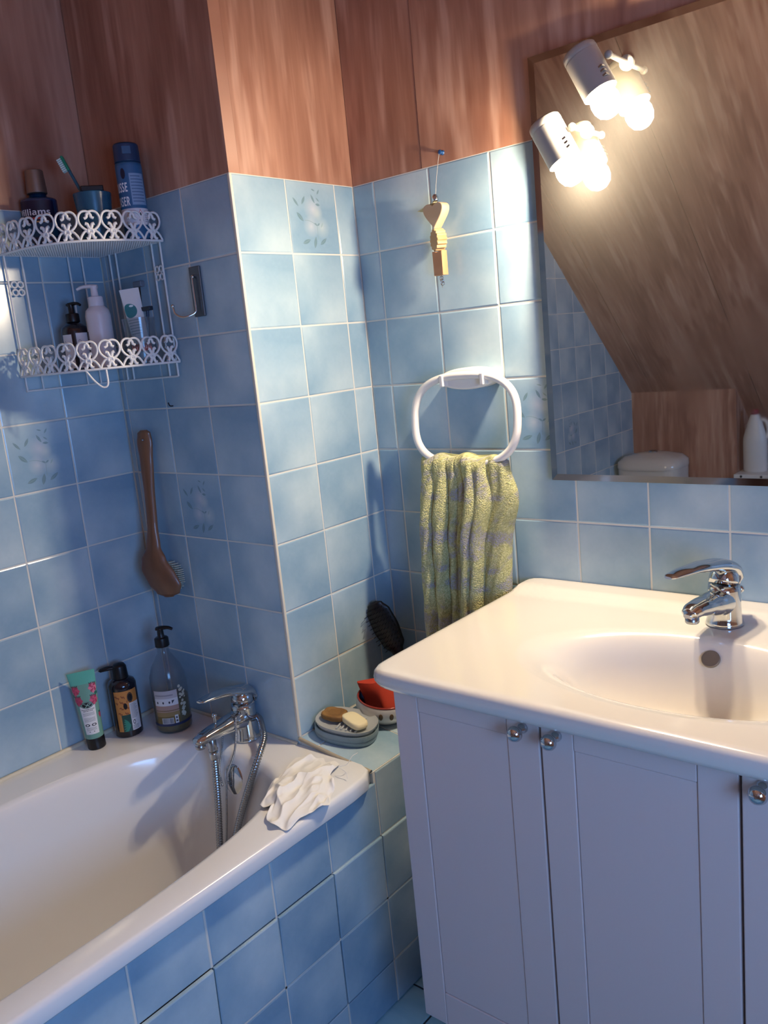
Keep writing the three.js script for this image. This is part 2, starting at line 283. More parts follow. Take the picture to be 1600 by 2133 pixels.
// ------------------------------------------------------------ bath with tiled panel and ledge
{
  let w = structure('wall_bath_panel', 'blue tiled front of the bath enclosure');
  const panel = w;
  part(w, 'cement_bed', box(PX - 0.03, PX - 0.0075, 0, RIM - 0.038, D, 1.98), M.cement); part(w, 'cement_bed', box(PX - 0.03, PX - 0.0075, 0, 0.402, 0, D - 0.0005), M.cement);
  const us = joints(0.0, 1.98, 0.055), ys = [0.003, 0.106, 0.256, 0.406, RIM - 0.036];
  layTiles(w, us, ys, (u, v) => V(PX, v, u), [0, Math.PI / 2, 0], { skip: (u, v) => u < D && v > 0.41, rough: 0.001, lean: (u, v) => (v > 0.26 && v < 0.4 ? 0.026 : 0) });
  w = structure('wall_ledge', 'low tiled ledge between bath and washbasin');
  layTiles(w, joints(0, D - 0.001, 0.055), [0.406, ledgeY(PX) - 0.002], (u, v) => V(PX, v, u), [0, Math.PI / 2, 0]);
  const bed = box(0, PX - 0.0015, 0.4, 0.6, 0.0, D - 0.0015), bp = bed.attributes.position; for (let i = 0; i < bp.count; i++) if (bp.getY(i) > 0.5) bp.setY(i, ledgeY(bp.getX(i)) - 0.0016); bed.computeVertexNormals();
  part(w, 'ledge_bed', bed, M.grout);
  layTiles(w, [0.0, 0.0533, PX - 0.0005], [0.0, 0.062, 0.2134, D - 0.001], (u, v) => V(u, ledgeY(u), v), [-Math.PI / 2, TILT, 0]);
  // grout strips; where the grout has fallen out the joint stays open
  const strips = [], openH = [[0.406, 0.508, 0.96], [0.106, 0.40, 0.60]], openV = [[0.5086, 0.106, 0.406], [0.8110, 0.256, 0.406]], gx0 = PX - 0.0076, gx1 = PX - 0.0014;
  for (let i = 0; i < us.length - 1; i++) for (const y of ys.slice(1, -1)) { const m = (us[i] + us[i + 1]) / 2; if (!openH.some(([q, a, b]) => Math.abs(q - y) < 0.01 && m > a && m < b)) strips.push(box(gx0, gx1, y - 0.0024, y + 0.0024, us[i], us[i + 1])); }
  for (const z of us.slice(1, -1)) for (let j = 0; j < ys.length - 1; j++) { const m = (ys[j] + ys[j + 1]) / 2; if (z < D && m > 0.406) continue; if (!openV.some(([q, a, b]) => Math.abs(q - z) < 0.01 && m > a && m < b)) strips.push(box(gx0, gx1, ys[j], ys[j + 1], z - 0.0024, z + 0.0024)); }
  part(panel, 'grout', strips, M.grout);
  const s = structure('trim_2', 'cream sealant line between bath rim and tiles');
  part(s, 'sealant', tube([[WX + 0.003, RIM + 0.002, 1.95], [WX + 0.003, RIM + 0.002, 1.2], [WX + 0.003, RIM + 0.002, D + 0.01]], 0.006, 30, 8), M.silicone);
  part(s, 'sealant', tube([[WX + 0.01, RIM + 0.002, D + 0.002], [-0.2, RIM + 0.002, D + 0.002], [-0.005, RIM + 0.002, D + 0.002]], 0.004, 20, 8), M.silicone);
  part(s, 'sealant', tube([[0.0, LEDGE - 0.003, D + 0.001], [0.1, ledgeY(0.1) - 0.002, D + 0.002], [PX - 0.002, ledgeY(PX) + 0.001, D + 0.001]], 0.0042, 20, 8), M.dirtySilicone, 'grubby tan sealant');
}
const bathOpen = { cx: -0.105, cz: 1.165, hx: 0.27, hz: 0.715 };
{
  const t = thing('bathtub', 'white enamel bathtub set into blue tiles', 'bathtub');
  const N = 160, rings = [], O = bathOpen, x0 = WX, x1 = 0.225, z0 = D, z1 = 1.98;
  const th = Array.from({ length: N }, (_, i) => { const a = (i / N) * Math.PI * 2; return a; });
  const se = (a, hx, hz, n) => { const c = Math.cos(a), s = Math.sin(a), r = 1 / (Math.abs(c / hx) ** n + Math.abs(s / hz) ** n) ** (1 / n); return [O.cx + c * r, O.cz + s * r]; };
  const rect = (a, inset) => {                                     // rounded outer edge
    const c = Math.cos(a), s = Math.sin(a), X1 = x1 - inset - O.cx, X0 = O.cx - x0, Z1 = z1 - O.cz, Z0 = O.cz - z0, hx = c > 0 ? X1 : X0, hz = s > 0 ? Z1 : Z0, n = 26;
    const r = 1 / (Math.abs(c / hx) ** n + Math.abs(s / hz) ** n) ** (1 / n); return [O.cx + c * r, O.cz + s * r];
  };
  // denser angles towards the corners of the long rectangle
  const ang = th.map((a) => Math.atan2(Math.sin(a) * 2.2, Math.cos(a)));
  const R = (f) => rings.push(ang.map((a) => V(...f(a))));
  R((a) => { const [x, z] = rect(a, 0.02); return [x, RIM - 0.036, z]; });
  R((a) => { const [x, z] = rect(a, 0.004); return [x, RIM - 0.036, z]; });
  R((a) => { const [x, z] = rect(a, 0.0); return [x, RIM - 0.031, z]; });
  R((a) => { const [x, z] = rect(a, 0.0005); return [x, RIM - 0.012, z]; });
  R((a) => { const [x, z] = rect(a, 0.003); return [x, RIM - 0.004, z]; });
  R((a) => { const [x, z] = rect(a, 0.009); return [x, RIM, z]; });
  R((a) => { const [x, z] = rect(a, 0.014), [u, v] = se(a, O.hx + 0.008, O.hz + 0.008, 3.3); return [lerp(x, u, 0.5), RIM - 0.0004, lerp(z, v, 0.5)]; });
  for (const [d, y, n] of [[-0.008, RIM - 0.0006, 3.3], [0, RIM - 0.003, 3.3], [0.006, RIM - 0.010, 3.3], [0.012, RIM - 0.025, 3.25], [0.02, RIM - 0.07, 3.2], [0.03, RIM - 0.15, 3.1], [0.042, RIM - 0.24, 3.0], [0.055, RIM - 0.31, 2.9], [0.075, RIM - 0.365, 2.8], [0.105, RIM - 0.395, 2.7], [0.15, RIM - 0.408, 2.6], [0.21, RIM - 0.413, 2.5], [0.262, RIM - 0.415, 2.4]]) R((a) => { const [x, z] = se(a, O.hx - d, O.hz - d * 1.4, n); return [x, y, z]; });
  part(t, 'tub_shell', loft(rings, { capB: true }), M.tub);
  const ov = part(t, 'overflow_plate', (() => { const g = lathe([[0, 0.008], [0.014, 0.0085], [0.03, 0.005], [0.036, 0.0005], [0.036, -0.006]], 36); g.rotateX(Math.PI / 2 - 0.16); g.translate(-0.111, 0.502, 0.4725); return g; })(), M.chrome, 'round chrome overflow plate');
  ov.userData.label = 'round chrome overflow plate';
}

// ------------------------------------------------------------ taps
function tapBody(t, s, { spoutReach, spoutY, leverReach, leverRise, bodyH }) {
  part(t, 'base', lathe([[0, 0], [0.0275 * s, 0], [0.029 * s, 0.003], [0.0275 * s, 0.008], [0.0255 * s, 0.02], [0.0245 * s, 0.04], [0.0245 * s, bodyH - 0.01], [0.023 * s, bodyH], [0, bodyH + 0.001]], 40), M.chrome);
  part(t, 'spout', sweep([[-0.012, bodyH * 0.55, 0.021 * s, 0.026], [0.012, bodyH * 0.6, 0.0235 * s, 0.025], [0.035, lerp(bodyH * 0.62, spoutY, 0.25), 0.0225 * s, 0.0205], [spoutReach * 0.6, lerp(bodyH * 0.62, spoutY, 0.65) + 0.002, 0.0195 * s, 0.0155], [spoutReach * 0.88, spoutY + 0.002, 0.0165 * s, 0.0125], [spoutReach, spoutY - 0.001, 0.0135 * s, 0.0105], [spoutReach + 0.007, spoutY - 0.005, 0.007 * s, 0.006]], 40, 28, 2.2), M.chrome);
  const ae = lathe([[0, -0.007], [0.0105, -0.007], [0.0115, -0.0055], [0.0115, 0.006], [0, 0.006]], 28); ae.translate(0, spoutY - 0.011, spoutReach - 0.006); part(t, 'aerator', ae, M.dullChrome);
  const cap = lathe([[0, -0.004], [0.022 * s, -0.004], [0.0225 * s, 0.004], [0.021 * s, 0.014], [0.016 * s, 0.022], [0, 0.025]], 36); cap.rotateX(-0.28); cap.translate(0, bodyH + 0.004, 0.001);
  const lv = part(t, 'lever', [cap, sweep([[-0.030, bodyH - 0.006, 0.012 * s, 0.004], [-0.0285, bodyH + 0.008, 0.0185 * s, 0.0085], [-0.016, bodyH + 0.024, 0.021 * s, 0.0115], [0.008, bodyH + leverRise * 0.66, 0.0205 * s, 0.0115], [leverReach * 0.34, bodyH + leverRise * 0.86, 0.0185 * s, 0.0095], [leverReach * 0.67, bodyH + leverRise * 0.97, 0.0155 * s, 0.0065], [leverReach * 0.93, bodyH + leverRise, 0.0115 * s, 0.004], [leverReach, bodyH + leverRise, 0.006 * s, 0.002]], 56, 24, 2.1)], M.chrome);
  return lv;
}
{
  const t = thing('basin_tap', 'chrome single-lever mixer tap standing on the washbasin', 'tap', [0.838, 0.8815, 0.104], -0.2);
  tapBody(t, 1.1, { spoutReach: 0.108, spoutY: 0.05, leverReach: 0.168, leverRise: 0.052, bodyH: 0.074 });
  part(t, 'plug_rod', [straight([0.004, 0.012, -0.030], [0.010, 0.052, -0.036], 0.0022), ball([0.0105, 0.056, -0.0365], 0.0062), lathe([[0, 0], [0.004, 0], [0.004, 0.01], [0, 0.01]], 12).translate(0.008, 0.036, -0.0345)], M.chrome, 'small chrome pop-up rod with a round knob');
}
{
  const t = thing('bath_tap', 'chrome bath mixer tap at the end of the bathtub', 'tap', [-0.14, RIM - 0.001, 0.398], 0);
  tapBody(t, 1.12, { spoutReach: 0.135, spoutY: 0.05, leverReach: 0.118, leverRise: 0.046, bodyH: 0.088 });
  const d = lathe([[0, 0], [0.0035, 0], [0.003, 0.024], [0.0055, 0.027], [0.006, 0.031], [0.004, 0.034], [0, 0.0345]], 16); d.translate(0, 0.06, 0.082); part(t, 'diverter_knob', d, M.chrome);
  const o = lathe([[0, 0], [0.0105, 0], [0.011, 0.004], [0.009, 0.006], [0.009, 0.03], [0, 0.03]], 20); o.translate(0, 0.012, 0.098); part(t, 'hose_outlet', o, M.dullChrome);
}
function hoseGeo(pts, r, turns) {
  const c = new THREE.CatmullRomCurve3(pts.map((p) => V(...p))), n = turns * 3, g = new THREE.TubeGeometry(c, n, r, 9), p = g.attributes.position, q = V(0, 0, 0), k = V(0, 0, 0);
  for (let i = 0; i <= n; i++) { c.getPointAt(i / n, q); const f = i % 3 === 0 ? 0.74 : 1; for (let j = 0; j <= 9; j++) { const a = i * 10 + j; k.fromBufferAttribute(p, a).sub(q).multiplyScalar(f).add(q); p.setXYZ(a, k.x, k.y, k.z); } }
  g.computeVertexNormals(); return g;
}
{
  const t = thing('shower_hose', 'flexible chrome shower hose looping down into the bathtub', 'hose');
  part(t, 'hose', hoseGeo([[-0.14, 0.566, 0.496], [-0.14, 0.52, 0.499], [-0.138, 0.45, 0.506], [-0.136, 0.38, 0.516], [-0.132, 0.3, 0.53], [-0.128, 0.22, 0.56], [-0.125, 0.178, 0.63], [-0.110, 0.166, 0.68], [-0.094, 0.175, 0.63], [-0.096, 0.25, 0.548], [-0.095, 0.32, 0.528], [-0.088, 0.381, 0.512], [-0.069, 0.45, 0.497], [-0.046, 0.509, 0.487], [-0.028, 0.553, 0.479], [-0.024, 0.584, 0.462], [-0.04, 0.6, 0.433], [-0.075, 0.607, 0.405], [-0.11, 0.612, 0.382], [-0.14, 0.614, 0.3745]], 0.0078, 200), M.dullChrome);
  const n = lathe([[0, 0], [0.0095, 0], [0.0105, 0.004], [0.0105, 0.014], [0.0085, 0.02], [0, 0.02]], 18); n.translate(-0.14, 0.556, 0.496); part(t, 'nut', n, M.chrome);
}
{
  const t = thing('hand_shower', 'chrome hand shower lying low inside the bathtub', 'hand shower', [-0.165, 0.168, 0.62], -0.35);
  part(t, 'handle', sweep([[-0.1, 0.155, 0.009, 0.009], [-0.06, 0.07, 0.0105, 0.0105], [0, 0.018, 0.011, 0.011], [0.06, 0.02, 0.012, 0.012]], 24, 16), M.chrome);
  const h = lathe([[0, -0.012], [0.026, -0.011], [0.03, -0.004], [0.024, 0.008], [0, 0.012]], 28); h.rotateX(0.4); h.translate(0, 0.022, 0.085); part(t, 'spray_head', h, M.chrome);
}
{
  const t = thing('plug_chain', 'bath plug on a bead chain hanging over the overflow plate', 'plug');
  const c = new THREE.CatmullRomCurve3([[-0.118, 0.638, 0.44], [-0.113, 0.6, 0.45], [-0.112, 0.563, 0.462], [-0.114, 0.52, 0.488], [-0.116, 0.48, 0.495], [-0.118, 0.41, 0.505], [-0.118, 0.34, 0.52]].map((p) => V(...p))), gs = [];
  for (let i = 0; i <= 100; i++) { const p = c.getPointAt(i / 100); const g = new THREE.IcosahedronGeometry(0.0026, 1); g.translate(p.x, p.y, p.z); gs.push(g); }
  const c2 = new THREE.CatmullRomCurve3([[-0.118, 0.638, 0.44], [-0.145, 0.632, 0.437], [-0.166, 0.6, 0.442], [-0.155, 0.56, 0.462], [-0.148, 0.52, 0.482], [-0.136, 0.49, 0.489]].map((p) => V(...p)));
  for (let i = 0; i <= 50; i++) { const p = c2.getPointAt(i / 50); const g = new THREE.IcosahedronGeometry(0.0026, 1); g.translate(p.x, p.y, p.z); gs.push(g); }
  part(t, 'bead_chain', gs, M.dullChrome);
  const p = lathe([[0, 0.02], [0.005, 0.02], [0.006, 0.008], [0.019, 0.006], [0.02, 0], [0.017, -0.012], [0, -0.012]], 28); p.translate(-0.118, 0.322, 0.528); part(t, 'plug', p, M.blackPlastic);
}

// ------------------------------------------------------------ washbasin top, cabinet
const CY = 0.882;
{
  const t = thing('washbasin', 'cream ceramic washbasin top with an oval bowl', 'washbasin');
  const x0 = 0.382, x1 = 1.300, z0 = 0.002, z1 = 0.549, cx = 0.84, cz = 0.318, N = 260;
  const B = { cx: 0.842, cz: 0.322, hx: 0.238, hz: 0.14 };
  const out = (c, s, ins) => { const hx = c > 0 ? x1 - ins - cx : cx - x0 - ins, hz = s > 0 ? z1 - ins - cz : cz - z0, n = s > 0 ? 16 : 30; const r = 1 / (Math.abs(c / hx) ** n + Math.abs(s / hz) ** n) ** (1 / n); return [cx + c * r, cz + s * r]; };
  const ang = Array.from({ length: N }, (_, i) => { const a = (i / N) * Math.PI * 2; return Math.atan2(Math.sin(a), Math.cos(a) * 1.5); });
  const ledge = (x, z) => 0.011 * (1 - sstep(0.055, 0.085, z)) * sstep(x0 + 0.0, x0 + 0.02, x);
  const rings = [], R = (ins, y, led) => rings.push(ang.map((a) => { const [x, z] = out(Math.cos(a), Math.sin(a), ins); return V(x, CY + y + (led ? ledge(x, z) : 0), z); }));
  R(0.05, -0.034, 0); R(0.012, -0.034, 0); R(0.004, -0.031, 0); R(0.0005, -0.024, 0); R(0, -0.016, 0); R(0.0012, -0.009, 0); R(0.005, -0.0035, 0); R(0.011, -0.0008, 0.5); R(0.018, 0, 1);
  const K = 16;
  for (let k = 1; k <= K; k++) rings.push(ang.map((a) => { const c = Math.cos(a), s = Math.sin(a), [x, z] = out(c, s, 0.018), r = 1.18 / Math.hypot(c / B.hx, s / B.hz), u = B.cx + c * r, v = B.cz + s * r, f = k / K, X = lerp(x, u, f), Z = lerp(z, v, f); return V(X, CY + ledge(X, Z) - 0.0006 * f, Z); }));
  for (const [q, y] of [[1.15, -0.0009], [1.11, -0.0017], [1.07, -0.0032], [1.03, -0.0056], [0.99, -0.0092], [0.95, -0.0145], [0.91, -0.0215], [0.87, -0.0305], [0.83, -0.0415], [0.79, -0.054], [0.73, -0.071], [0.64, -0.088], [0.53, -0.103], [0.4, -0.114], [0.26, -0.121], [0.12, -0.125]]) rings.push(ang.map((a) => { const c = Math.cos(a), s = Math.sin(a), r = 1 / Math.hypot(c / B.hx, s / B.hz); return V(B.cx + c * r * q, CY + y, B.cz - (1 - q) * 0.035 + s * r * q * (s < 0 ? 1.0 : 1)); }));
  part(t, 'basin_top', loft(rings, { capB: true }), M.porcelain);
  const o = lathe([[0, 0.0012], [0.0125, 0.0012], [0.0142, 0.002], [0.015, 0.0006], [0.015, -0.003]], 30); o.rotateX(Math.PI / 2 - 0.78); o.translate(0.8455, 0.853, 0.2005); part(t, 'overflow', o, M.brass, 'dull grey round overflow');
  const dr = lathe([[0, 0.004], [0.018, 0.003], [0.021, 0.001], [0.021, -0.003]], 30); dr.translate(0.842, CY - 0.1245, 0.287); part(t, 'drain', dr, M.chrome);
}
{
  const X0 = 0.413, X1 = 1.276, Z1 = 0.51, Y0 = 0.19, Y1 = 0.847;
  const t = thing('vanity_cabinet', 'lilac-grey three-door vanity cabinet under the washbasin', 'cabinet');
  part(t, 'carcass', [box(X0 + 0.002, X0 + 0.018, Y0 + 0.012, Y1, 0.012, Z1 - 0.02), box(X1 - 0.018, X1 - 0.002, Y0 + 0.012, Y1, 0.012, Z1 - 0.02), box(X0 + 0.018, X1 - 0.018, Y0 + 0.012, Y0 + 0.03, 0.012, Z1 - 0.02), box(X0 + 0.018, X1 - 0.018, Y0 + 0.03, Y1, 0.012, 0.02)], M.cabinet);
  for (const [x, z] of [[X0 + 0.06, Z1 - 0.09], [X1 - 0.06, Z1 - 0.09], [X0 + 0.06, 0.08], [X1 - 0.06, 0.08]]) part(t, 'foot', lathe([[0, 0], [0.02, 0], [0.02, 0.012], [0.013, 0.018], [0.013, Y0 + 0.012], [0, Y0 + 0.012]], 20).translate(x, 0, z), M.gap);
  const doors = [[X0, 0.6932, 0.05, 0.056, 'r'], [0.6972, 0.9835, 0.053, 0.053, 'l'], [0.9875, X1, 0.053, 0.053, 'l']];
  for (const [a, b, sl, sr, side] of doors) {
    const zf = Z1, zb = Z1 - 0.02, tr = 0.04, brl = 0.067;
    const d = part(t, 'door', [rbox(a, a + sl, Y0, Y1 - 0.002, zb, zf, 0.002), rbox(b - sr, b, Y0, Y1 - 0.002, zb, zf, 0.002)], M.cabinet);
    part(d, 'rail', rbox(a + sl + 0.0006, b - sr - 0.0006, Y1 - 0.002 - tr, Y1 - 0.002, zb, zf - 0.0003, 0.0015), M.cabinet); part(d, 'rail', rbox(a + sl + 0.0006, b - sr - 0.0006, Y0, Y0 + brl, zb, zf - 0.0003, 0.0015), M.cabinet);
    part(d, 'panel', rbox(a + sl + 0.0006, b - sr - 0.0006, Y0 + brl + 0.0008, Y1 - 0.002 - tr - 0.0008, zb + 0.001, zf - 0.0022, 0.0015), M.cabinet);
    const k = lathe([[0, 0], [0.0085, 0], [0.0088, 0.003], [0.0075, 0.008], [0.0045, 0.011], [0.0045, 0.0135], [0.009, 0.017], [0.0122, 0.023], [0.0122, 0.027], [0.009, 0.033], [0.004, 0.0355], [0, 0.036]], 28); k.rotateX(Math.PI / 2); k.translate(side === 'r' ? b - 0.026 : a + 0.027, 0.824, zf);
    part(d, 'knob', k, M.chrome, 'chrome ball knob');
  }
}

// ------------------------------------------------------------ mirror with two spot lamps
const MZ = 0.02;
{
  const t = thing('wall_mirror', 'large frameless mirror with angled glass edges above the washbasin', 'mirror');
  const x0 = 0.472, x1 = 1.208, y0 = 1.111, y1 = 1.908, b = 0.013;
  part(t, 'backing', box(x0 + 0.001, x1 - 0.001, y0 + 0.001, y1 - 0.001, 0.003, MZ - 0.0045), M.gap);
  const pane = box(x0 + b, x1 - b, y0 + b, y1 - b, MZ - 0.004, MZ); part(t, 'pane', pane, M.mirror);
  const bev = (p) => { const g = new THREE.BufferGeometry(); g.setAttribute('position', new THREE.Float32BufferAttribute(p.flat(), 3)); g.setAttribute('uv', new THREE.Float32BufferAttribute([0, 0, 1, 0, 1, 1, 0, 1], 2)); g.setIndex([0, 1, 2, 0, 2, 3]); g.computeVertexNormals(); return g; };
  const zo = MZ - 0.0008, o = [[x0, y0, zo], [x1, y0, zo], [x1, y1, zo], [x0, y1, zo]], i = [[x0 + b, y0 + b, MZ], [x1 - b, y0 + b, MZ], [x1 - b, y1 - b, MZ], [x0 + b, y1 - b, MZ]];
  for (let k = 0; k < 4; k++) { const n = (k + 1) % 4, w = (p) => [p[0], p[1], MZ - 0.0048]; part(t, 'bevel', [bev([o[k], o[n], i[n], i[k]]), bev([w(o[k]), w(o[n]), o[n], o[k]])], M.mirrorEdge); }
}
function spot(label, bulb, topEnd, mountY) {
  const a = V(...topEnd), e = V(...bulb), ax = e.clone().sub(a).normalize();
  const t = thing('spot_lamp', label, 'lamp', [0, 0, 0], 0, 'spot lamps on the mirror');
  const place = (g) => { g.applyQuaternion(new THREE.Quaternion().setFromUnitVectors(V(0, -1, 0), ax)); g.translate(e.x, e.y, e.z); return g; };
  // local frame: bulb centre at 0, housing runs up +y
  part(t, 'housing', place(lathe([[0, 0.102], [0.026, 0.102], [0.0292, 0.099], [0.030, 0.094], [0.030, 0.090], [0.0292, 0.089], [0.0292, 0.087], [0.030, 0.086], [0.030, 0.02], [0.0288, 0.02], [0.0288, 0.06], [0, 0.062]], 44)), M.lampBody);
  for (let k = 0; k < 3; k++) part(t, 'vent', place(rbox(0.012, 0.0292, 0.03 + k * 0.008, 0.034 + k * 0.008, 0.009, 0.0205, 0.001)), M.dullChrome);
  const bl = part(t, 'bulb', place(lathe([[0, -0.026], [0.012, -0.0235], [0.02, -0.017], [0.0245, -0.006], [0.0252, 0.004], [0.023, 0.014], [0.016, 0.03], [0.012, 0.045], [0, 0.046]], 32)), std({ color: '#ffffff', emissive: new THREE.Color().setRGB(1, 0.9, 0.74), emissiveIntensity: 9, roughness: 0.6 }), 'glowing frosted bulb');
  bl.castShadow = false;
  const mid = a.clone().lerp(e, 0.42), foot = V(mid.x + 0.034, mid.y + mountY + 0.008, MZ);
  part(t, 'swivel', [straight([foot.x, foot.y, MZ], [foot.x, foot.y, mid.z - 0.004], 0.0045, 14), ball([foot.x, foot.y, mid.z], 0.007, 20, 14), lathe([[0, 0], [0.013, 0], [0.0125, 0.004], [0.006, 0.006], [0, 0.006]], 28).rotateX(Math.PI / 2).translate(foot.x, foot.y, MZ)], M.lampBody);
  const L = new THREE.PointLight(LAMP_COLOR, LAMP_CD, 0, 2); L.position.copy(e).addScaledVector(ax, 0.004); L.castShadow = true; L.shadow.radius = 1.1; L.shadow.mapSize.set(1024, 1024); L.shadow.bias = -0.002; scene.add(L); L.name = 'bulb_light';
  const F = new THREE.SpotLight(LAMP_COLOR, LAMP_FORWARD_CD, 0, 1.5, 1, 2); F.position.copy(L.position); F.target.position.copy(L.position).add(ax); F.castShadow = true; F.shadow.radius = 1.1; F.shadow.bias = -0.002; scene.add(F, F.target); F.name = 'bulb_beam'; F.target.name = 'bulb_beam_target';
}
spot('lit white spot lamp near the left edge of the mirror, closer to the tiles', [0.574, 1.684, 0.074], [0.533, 1.772, 0.082], 0.012);
spot('lit white spot lamp on the mirror, higher and further from the tiled wall', [0.654, 1.776, 0.09], [0.612, 1.866, 0.096], 0.012);

// ------------------------------------------------------------ towel ring and towel
{
  const t = thing('towel_ring', 'white plastic towel ring on the tiled wall', 'towel ring', [0.292, 1.327, 0]);
  const mt = new THREE.Shape(); mt.absellipse(0, 0, 0.064, 0.018, 0, Math.PI * 2); const g = extrude(mt, 0.03, 0.005, 3); g.translate(0, 0, 0.004); part(t, 'mount', [g, rbox(-0.056, -0.046, -0.014, 0.012, 0.012, 0.058, 0.003), rbox(0.046, 0.056, -0.014, 0.012, 0.012, 0.058, 0.003)], M.whitePlastic);
  const p = []; for (let k = 0; k < 48; k++) { const a = (k / 48) * Math.PI * 2, c = Math.cos(a), s = Math.sin(a), n = 2.75, r = 1 / (Math.abs(c / 0.13) ** n + Math.abs(s / 0.093) ** n) ** (1 / n); p.push(V(c * r, -0.085 + s * r, 0.046 - (s * r - 0.09) * 0.11)); }
  part(t, 'ring', tube(p, 0.0085, 140, 14, true), M.whitePlastic);
}
{
  const t = thing('hand_towel', 'pale yellow-green terry towel with lavender patches hanging in the towel ring', 'towel');
  const yTop = 1.166, yBot = 0.66, cz = 0.06, rings = [], NN = 300;
  const sec = (y) => {                                            // folded section of the towel at height y
    const f = clamp((yTop - y) / (yTop - yBot)), w0 = lerp(0.176, 0.150, f), w1 = lerp(0.392, 0.372, sstep(0.05, 0.9, f)) + 0.022 * gauss((f - 0.17) / 0.12), thick = 0.026 + 0.016 * sstep(0.02, 0.35, f), out = [];
    const lumps = [[0.015, 0.03, 0.014], [0.13, 0.1, 0.034], [0.275, 0.075, 0.028], [0.395, 0.045, 0.012], [0.485, 0.045, 0.009], [0.595, 0.07, 0.036], [0.69, 0.075, 0.03], [0.88, 0.12, 0.006]], amp = 0.45 + 0.55 * sstep(0.0, 0.3, f);
    for (let i = 0; i < NN; i++) {
      const u = (i / NN) * 2, q = u < 1 ? u : 2 - u, x = lerp(w0, w1, q), round = Math.sqrt(Math.max(0, 1 - Math.abs(2 * q - 1) ** 9)); let z;
      if (u < 1) { const p = q + 0.018 * Math.sin(f * 4 + q * 5); let h = 0; for (const [c, w, a] of lumps) { const k = (p - c) / w; if (Math.abs(k) < 1) h = Math.max(h, a * Math.sqrt(1 - k * k)); } z = cz + round * (0.008 + thick * 0.25 + h * amp) + 0.0015 * Math.sin(q * 60 + f * 30); } else z = cz - Math.min(thick, 0.052) * round + 0.006 * Math.sin(q * 15);
      out.push(V(x, y, Math.max(0.006, z)));
    }
    return out;
  };
  const M2 = 70;
  for (let k = 0; k <= 8; k++) { const a = (k / 8) * Math.PI / 2, s = Math.sin(a), base = sec(yTop - 0.02); rings.push(base.map((p) => V(p.x, yTop + 0.004 - 0.024 * (1 - Math.cos(a)) + 0.004 * Math.sin(p.x * 90) - 0.006 * ((p.x - 0.28) / 0.1) ** 2, lerp(cz, p.z, Math.max(0.05, s))))); }
  for (let k = 1; k <= M2; k++) { const y = lerp(yTop - 0.02, yBot, k / M2); rings.push(sec(y).map((p) => V(p.x, p.y - (k < 8 ? 0.006 * ((p.x - 0.28) / 0.1) ** 2 * (1 - k / 8) : 0), p.z))); }
  const g = loft(rings, { capA: true, capB: true, uvScale: 5.0 });
  part(t, 'terry_cloth', g, M.towel);
}

